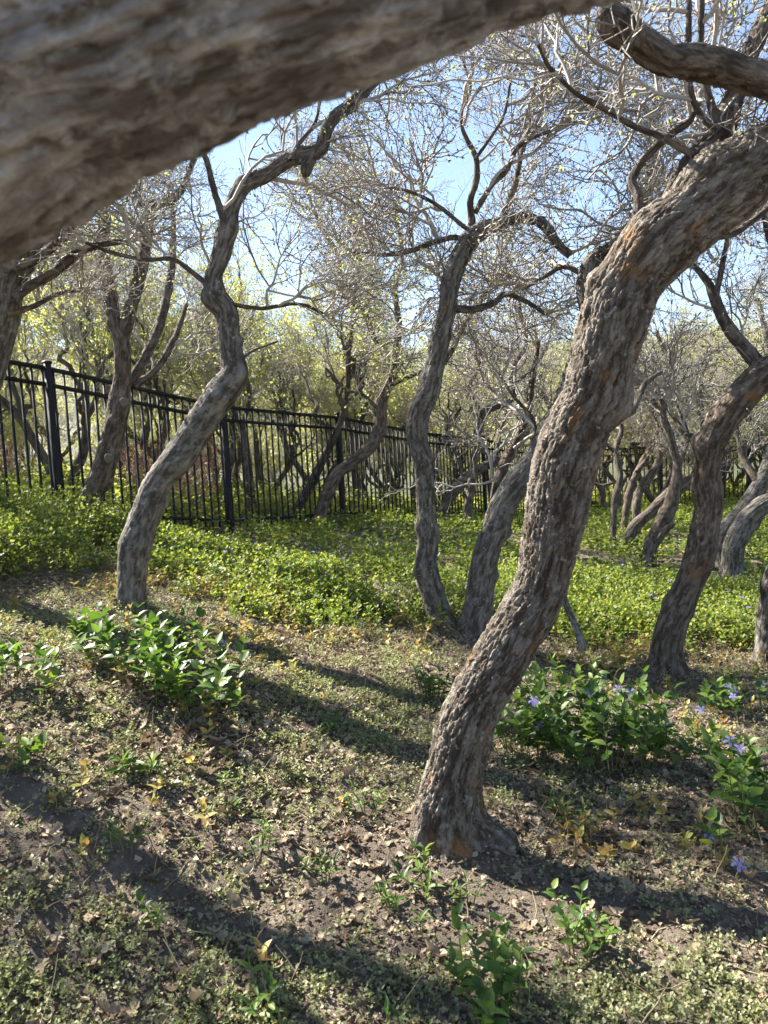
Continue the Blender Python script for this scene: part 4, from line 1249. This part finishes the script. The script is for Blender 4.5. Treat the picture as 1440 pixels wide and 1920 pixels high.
def litter_density(px, py):
    m = 0.9 * np.exp(-((px - 330) / 330) ** 2 - ((py - 1400) / 150) ** 2) + 0.75 * np.exp(-((px - 600) / 260) ** 2 - ((py - 1210) / 50) ** 2)
    m += 0.55 * np.clip((py - 1600) / 150, 0, 1) * np.clip((800 - px) / 500, 0.15, 1) + 0.7 * np.exp(-((px - 1150) / 230) ** 2 - ((py - 1560) / 110) ** 2)
    m += 0.7 * np.exp(-((px - 1180) / 170) ** 2 - ((py - 1240) / 50) ** 2) + 0.12
    return m
x, y, z, px, py, d = sample(20000, -3.8, 3.8, 1.4, 6.6)
k = (rng.random(len(x)) < 0.8 * litter_density(px, py)) & (py > 1070)
x, y, z, px, py, d = (a[k] for a in (x, y, z, px, py, d))
inv = (px > 0) & (px < 1440) & (py < 1920)
order = np.argsort(np.where(inv, d, 99))
ind = order[np.linspace(0, 900, 260).astype(int)]
rest = np.setdiff1d(np.arange(len(x)), ind)
g = Geo()
for j, (tp, fc) in enumerate(LEAFT):
    r_ = rest[j::4]
    n = len(r_)
    a = rng.uniform(0, 6.28, n)
    ax = np.stack([np.cos(a), np.sin(a), rng.normal(size=n) * 0.35], -1)
    nr = np.stack([rng.normal(size=n) * 0.45, rng.normal(size=n) * 0.45, np.ones(n)], -1)
    L = rng.uniform(0.028, 0.062, n)
    leaves(g, np.stack([x[r_], y[r_], z[r_] + 0.006], -1), ax, nr, L, L * rng.uniform(0.8, 1.2, n), tp, fc)
tag(obj('leaf_litter', g.mesh('leaf_litter'), M['dead']), 'brown litter of broken oak leaves matted over the soil', 'leaf litter', kind='stuff')
x2, y2, z2, px2, py2, d2 = sample(270000, -3.3, 3.3, 1.4, 6.2)
k = (rng.random(len(x2)) < 0.8 * (0.35 + litter_density(px2, py2)) * np.clip((n2(x2, y2, 3.0, 91) - 0.26) * 3, 0.22, 1)) & (py2 > 1075)
b = np.stack([x2, y2, z2 + 0.004], -1)[k]
n = len(b)
print('fragments', n)
a = rng.uniform(0, 6.28, n)
fr = np.array([[0, 0.1, 0], [0.35, 0.5, 0.28], [1, 0.15, 0.02], [0.6, -0.45, 0.34], [0.25, -0.25, 0.0]])
g = Geo()
L = np.minimum(0.0135 * np.exp(rng.normal(size=n) * 0.5), 0.011 * d2[k] + 0.004)
leaves(g, b, np.stack([np.cos(a), np.sin(a), rng.normal(size=n) * 0.4], -1), np.stack([rng.normal(size=n) * 0.5, rng.normal(size=n) * 0.5, np.ones(n)], -1), L, L * rng.uniform(0.3, 1.1, n), fr, [[0, 2, 1], [0, 3, 2], [0, 4, 3]])
tag(obj('leaf_crumbs', g.mesh('leaf_crumbs'), M['dead']), 'crumbled bits of brown dead leaves covering the soil', 'leaf litter', kind='stuff')
leaf_me = [mesh_np('fallen_leaf', tp * np.array([0.075, 0.075, 0.075]), None, fc) for tp, fc in LEAFT]
for j, i in enumerate(ind):
    o = obj('fallen_leaf', leaf_me[j % 4], M['dead'])
    o.location = (x[i], y[i], z[i] + 0.009)
    o.rotation_euler = (rng.normal() * 0.35, rng.normal() * 0.35, rng.uniform(0, 6.28))
    s = rng.uniform(0.65, 1.2)
    o.scale = (s, s * rng.uniform(0.8, 1.1), s)
    tag(o, 'single dry brown lobed oak leaf lying on the foreground soil', 'fallen leaf', 'fallen oak leaves')

# dry stalks, fallen twigs and grass blades
g = Geo()
x, y, z, px, py, d = sample(10500, -3.8, 3.8, 1.4, 7.0)
k = rng.random(len(x)) < 0.32
x, y, z = x[k], y[k], z[k]
n = len(x)
a = rng.uniform(0, 6.28, n)
el = np.where(rng.random(n) < 0.55, rng.uniform(0.02, 0.15, n), rng.uniform(0.5, 1.5, n))
L = rng.uniform(0.05, 0.20, n)
d0_ = np.stack([np.cos(a) * np.cos(el), np.sin(a) * np.cos(el), np.sin(el)], -1)
pts = np.zeros((n, 5, 3)); pts[:, 0] = np.stack([x, y, z + 0.004], -1)
for s in range(1, 5):
    d0_ = unit(d0_ + rng.normal(size=d0_.shape) * 0.16 - np.array([0, 0, 0.06]))
    pts[:, s] = pts[:, s - 1] + d0_ * (L / 4)[:, None]
pts[:, :, 2] = np.maximum(pts[:, :, 2], ground(pts[:, :, 0], pts[:, :, 1]) + 0.004)
g.add(*tubes(pts, np.repeat(np.array([[0.0017, 0.0016, 0.0014, 0.0012, 0.0008]]), n, 0) * rng.uniform(0.6, 1.5, (n, 1)), 4))
tag(obj('dry_stalks', g.mesh('dry_stalks'), M['straw']), 'dry straw coloured stalks and snapped twigs strewn over the ground', 'dry stalks', kind='stuff')

# ------------------------------------------------------------------ single plants in the foreground
def tpl_mesh(name, L, W, bend=0.0):
    v = LT_OV.copy()
    v[:, 2] += bend * v[:, 0] ** 2
    return mesh_np(name, v * np.array([L, W, L]), None, LQ_OV, True)
vleaf = [tpl_mesh('leaf', 1, 0.82, b_) for b_ in (0.0, -0.25, 0.2)]
blade = [tpl_mesh('leaf', 1, 0.45, b_) for b_ in (-0.3, -0.1)]
pet = np.array([[0, 0, 0], [0.5, 0.22, 0.10], [1, 0.36, 0.02], [1.05, -0.12, 0.0], [0.5, -0.2, 0.10]])
fv, ft_ = [], []
for j in range(5):
    a = j * 2 * math.pi / 5
    c, s = math.cos(a), math.sin(a)
    for p in pet: fv.append((p[0] * c - p[1] * s, p[0] * s + p[1] * c, p[2]))
    ft_ += [[j * 5, j * 5 + 1, j * 5 + 4], [j * 5 + 1, j * 5 + 2, j * 5 + 3], [j * 5 + 1, j * 5 + 3, j * 5 + 4]]
flower_me = mesh_np('flower', np.array(fv) * 0.021, None, ft_)

def frame(pos, ax, nr, size):
    ax = ax / np.linalg.norm(ax)
    sd = np.cross(nr, ax); sd /= np.linalg.norm(sd)
    nn = np.cross(ax, sd)
    return Matrix(((ax[0] * size, sd[0] * size, nn[0] * size, pos[0]), (ax[1] * size, sd[1] * size, nn[1] * size, pos[1]),
                   (ax[2] * size, sd[2] * size, nn[2] * size, pos[2]), (0, 0, 0, 1)))

def plant(name, label, cat, px, py, rad_px, nst, h, lsz, pairs, flowers=0, group=None, meshes=vleaf, mat='vinca', aspect=0.6, lean=0.4):
    c, dep = hit(px, py)
    c[2] = float(ground(c[0], c[1]))
    root = empty(name, tuple(c))
    tag(root, label, cat, group)
    rad = rad_px * dep / F
    fl = set(random.sample(range(nst), min(flowers, nst)))
    for i in range(nst):
        a = rng.uniform(0, 6.28); rr_ = rad * math.sqrt(rng.random())
        bx, by = c[0] + rr_ * math.cos(a), c[1] + rr_ * math.sin(a) * aspect * 1.4
        bz = float(ground(bx, by))
        hh = h * rng.uniform(0.6, 1.15)
        out = np.array([math.cos(a), math.sin(a)]) * lean * rr_ / max(rad, 1e-3) + rng.normal(size=2) * 0.2
        tp = np.array([out[0], out[1], 1.0]); tp = tp / np.linalg.norm(tp) * hh
        base = np.array([bx, by, bz])
        pth = np.array([base - [0, 0, 0.02], base + tp * 0.35 + [0, 0, 0.01], base + tp * 0.7, base + tp])[None]
        v, q = tubes(pth, np.array([[0.0026, 0.0023, 0.0019, 0.0012]]), 5)
        st = obj('stem', mesh_np('stem', v, q), M['stem'], root)
        az = rng.uniform(0, 6.28)
        for j in range(pairs):
            f = (j + 1) / pairs
            f = 0.25 + 0.75 * f
            sz = lsz * (0.65 + 0.55 * math.sin(math.pi * min(1, f * 0.8))) * rng.uniform(0.75, 1.2)
            for s in (0, math.pi):
                aa = az + j * 1.57 + s + rng.normal() * 0.3
                el = (0.05 + 0.85 * f ** 1.5) * rng.uniform(0.5, 1.2)
                ax = np.array([math.cos(aa) * math.cos(el), math.sin(aa) * math.cos(el), math.sin(el)])
                nr = np.array([-math.cos(aa) * math.sin(el), -math.sin(aa) * math.sin(el), math.cos(el)]) + rng.normal(size=3) * 0.25
                o = obj('leaf', meshes[int(rng.integers(len(meshes)))], M[mat])
                o.parent = root
                o.matrix_parent_inverse = Matrix.Translation(-Vector(root.location))
                o.matrix_basis = frame(base + tp * f, ax, nr, sz)
        if i in fl:
            o = obj('flower', flower_me, M['flower'])
            o.parent = root
            o.matrix_parent_inverse = Matrix.Translation(-Vector(root.location))
            nr = np.array([rng.normal() * 0.4, -0.7, 0.8])
            o.matrix_basis = frame(base + tp * rng.uniform(0.75, 1.1) + [0, 0, 0.02], np.cross(nr, [1, 0.2, 0.1]), nr, rng.uniform(0.9, 1.25))
    return root

plant('periwinkle_plant', 'bushy periwinkle clump with a purple flower at the foot of the crooked grey oak', 'plant', 265, 1255, 95, 29, 0.28, 0.068, 5, 3)
plant('periwinkle_plant', 'spilling periwinkle clump just below the bushy one at the crooked grey oak', 'plant', 345, 1320, 95, 29, 0.28, 0.068, 5, 2)
plant('periwinkle_plant', 'broad periwinkle clump with drooping purple flowers right beside the thick trunk', 'plant', 1010, 1400, 90, 29, 0.33, 0.060, 5, 5)
plant('periwinkle_plant', 'dense periwinkle clump over a dark hollow, next to the clump by the thick trunk', 'plant', 1165, 1440, 95, 29, 0.34, 0.060, 5, 3)
plant('periwinkle_plant', 'tall bright periwinkle clump rising behind the two dense clumps right of the thick trunk', 'plant', 1085, 1375, 90, 29, 0.32, 0.058, 5, 2)
plant('periwinkle_plant', 'leafy periwinkle patch below the upright forked oak, next to bare soil', 'plant', 1290, 1430, 70, 10, 0.16, 0.052, 4, 2)
plant('periwinkle_plant', 'tall periwinkle clump with large pale leaves over leaf litter at the bed edge', 'plant', 1430, 1570, 75, 18, 0.28, 0.068, 5, 2)
plant('periwinkle_plant', 'periwinkle clump with several purple flowers beside the grey trunk fragment', 'plant', 1400, 1340, 80, 16, 0.20, 0.056, 4, 5)
plant('periwinkle_plant', 'small periwinkle sprig carrying one purple flower above dead leaves', 'plant', 1352, 1625, 18, 3, 0.14, 0.058, 2, 1)
plant('periwinkle_plant', 'single purple flower on a low sprig in the litter', 'plant', 1382, 1668, 10, 1, 0.06, 0.035, 1, 1)
plant('periwinkle_plant', 'bright upright green clump between the pale oak and the thick trunk', 'plant', 822, 1312, 34, 11, 0.17, 0.055, 4, 0, meshes=blade)
plant('leafy_weed', 'leafy green weed with glossy paired leaves low in the foreground soil', 'plant', 925, 1905, 70, 13, 0.18, 0.044, 4, 0)
plant('leafy_weed', 'pale green sprouting weed in the shade edge of the thick trunk', 'plant', 1078, 1790, 55, 11, 0.14, 0.034, 4, 0)
plant('leafy_weed', 'pointed bright green sprout standing alone in the herbs', 'plant', 730, 1925, 14, 3, 0.06, 0.05, 1, 0, meshes=blade, lean=0.2)
plant('leafy_weed', 'two bladed green seedling beside the yellow wilted weed', 'plant', 790, 1768, 8, 2, 0.05, 0.055, 1, 0, meshes=blade)
plant('periwinkle_plant', 'periwinkle clump on the left bank above a dark hollow', 'plant', 10, 1295, 70, 12, 0.20, 0.06, 4, 0)
plant('periwinkle_plant', 'periwinkle tangle on the bank below the first fence panel', 'plant', 50, 1010, 90, 16, 0.22, 0.06, 4, 1)
plant('leafy_weed', 'flat broad leaved weed on the shaded left soil', 'plant', 30, 1420, 40, 5, 0.07, 0.06, 2, 0)
plant('leafy_weed', 'weed with long leaves lying across the litter below the bushy clump', 'plant', 265, 1450, 32, 5, 0.06, 0.065, 2, 0, meshes=blade)
plant('leafy_weed', 'lone long leaf weed in the pale herb carpet', 'plant', 425, 1520, 14, 2, 0.03, 0.065, 1, 0, meshes=blade)
plant('leafy_weed', 'low silvery leaved weed in the middle shade band', 'plant', 625, 1370, 24, 4, 0.06, 0.055, 2, 0, meshes=blade)
plant('leafy_weed', 'small green sprig standing in the left foreground litter', 'plant', 305, 1740, 10, 2, 0.09, 0.03, 4, 0)
plant('leafy_weed', 'small upright green sprig right of the bushy periwinkle clump', 'plant', 435, 1340, 10, 3, 0.13, 0.05, 3, 0)
plant('leafy_weed', 'yellow green sprig with a heart shaped leaf under the upright forked oak', 'plant', 1195, 1340, 10, 2, 0.15, 0.06, 2, 0)
yl = 'seedlings yellowing in the bare soil'
for px, py, s, lb in [(605, 1645, 1.0, 'yellow wilted seedling in bare soil left of the thick trunk'), (800, 1690, 1.4, 'largest yellow drooping seedling below the foot of the thick trunk'),
                      (735, 1700, 1.0, 'brownish drooping seedling beside a curled dead leaf'), (870, 1700, 0.8, 'small yellow seedling right of the largest drooping one'),
                      (690, 1540, 1.1, 'tall thin orange seedling at the edge of the soil patch'), (490, 1600, 1.0, 'orange brown seedling in herbs left of the soil patch'),
                      (420, 1480, 0.8, 'ochre seedling among litter in the middle ground'), (1085, 1560, 1.1, 'orange seedling in litter right of the thick trunk'),
                      (1040, 1520, 1.0, 'rusty seedling under the broad periwinkle clump'), (500, 1890, 1.2, 'yellow leaved seedling low in the pale herb carpet'),
                      (240, 1600, 0.9, 'dull yellow seedling in the shaded left soil')]:
    plant('oak_seedling', lb, 'seedling', px, py, 16, 4, 0.11 * s, 0.036 * s, 3, 0, yl, meshes=blade, mat='yellow', lean=0.7)

# red-leaved shrub beyond the fence
def shrub(label, x, y, h, rad, n, mat):
    z = float(ground0(x, y))
    root = empty('shrub', (x, y, z))
    tag(root, label, 'shrub')
    g, gl_ = Geo(), Geo()
    a = rng.uniform(0, 6.28, n); l_ = rng.uniform(0.1, 0.75, n)
    d_ = unit(np.stack([np.cos(a) * l_, np.sin(a) * l_, np.ones(n)], -1))
    pts = np.zeros((n, 6, 3)); pts[:, 0] = np.array([x, y, z - 0.05]) + np.stack([np.cos(a), np.sin(a), 0 * a], -1) * rng.uniform(0, rad * 0.5, n)[:, None]
    for s in range(1, 6):
        d_ = unit(d_ + rng.normal(size=d_.shape) * 0.16)
        pts[:, s] = pts[:, s - 1] + d_ * h / 5 * rng.uniform(0.6, 1.1, (n, 1))
    rd = np.repeat(np.linspace(0.007, 0.002, 6)[None], n, 0)
    tp, tr = grow(pts, rd, 8, 0.3, (20, 60), 4, 0.003, 0.5, 0.2, 0.05)
    g.add(*tubes(pts, rd, 4)); g.add(*tubes(tp, tr, 3))
    tag(obj('crown', g.mesh('crown'), M['twig_far'], root), kind='stuff')
    ps = tp[:, 1:].reshape(-1, 3)
    ps = np.repeat(ps, 2, 0)
    ls = rng.uniform(0.02, 0.05, len(ps))
    leaves(gl_, ps, rng.normal(size=ps.shape), rng.normal(size=ps.shape), ls, ls * 0.8)
    tag(obj('foliage', gl_.mesh('foliage'), M[mat], root), kind='stuff')
q, _ = hit(330, 960)
shrub('red leaved twiggy shrub beyond the fence behind the crooked grey oak', -3.15, 11.0, 1.3, 0.9, 80, 'red')
shrub('dark rusty shrub beyond the uphill fence panel', -5.0, 9.3, 0.8, 0.6, 46, 'red')

# haze between here and the hillside
hm = bpy.data.materials.new('haze_air')
hm.use_nodes = True
t = hm.node_tree
for n_ in list(t.nodes):
    if n_.type == 'BSDF_PRINCIPLED': t.nodes.remove(n_)
pv = t.nodes.new('ShaderNodeVolumePrincipled')
pv.inputs['Color'].default_value = (0.86, 0.92, 1.0, 1)
pv.inputs['Density'].default_value = 0.00022
pv.inputs['Anisotropy'].default_value = 0.3
t.links.new(pv.outputs[0], t.nodes['Material Output'].inputs['Volume'])
zt = 245.0
hv = np.array([(x_, y_, z_) for z_ in (-30.0, zt) for x_, y_ in ((-3600, -900), (3600, -900), (3600, 5300), (-3600, 5300))])
hz = obj('haze', mesh_np('haze', hv, [[3, 2, 1, 0], [4, 5, 6, 7], [0, 1, 5, 4], [1, 2, 6, 5], [2, 3, 7, 6], [3, 0, 4, 7]]), hm)
tag(hz, 'thin blue haze in the air', 'haze', kind='stuff')

tris = sum(len(m_.loops) - 2 * len(m_.polygons) for m_ in bpy.data.meshes)
print('objects', len(bpy.data.objects), 'tris', tris)
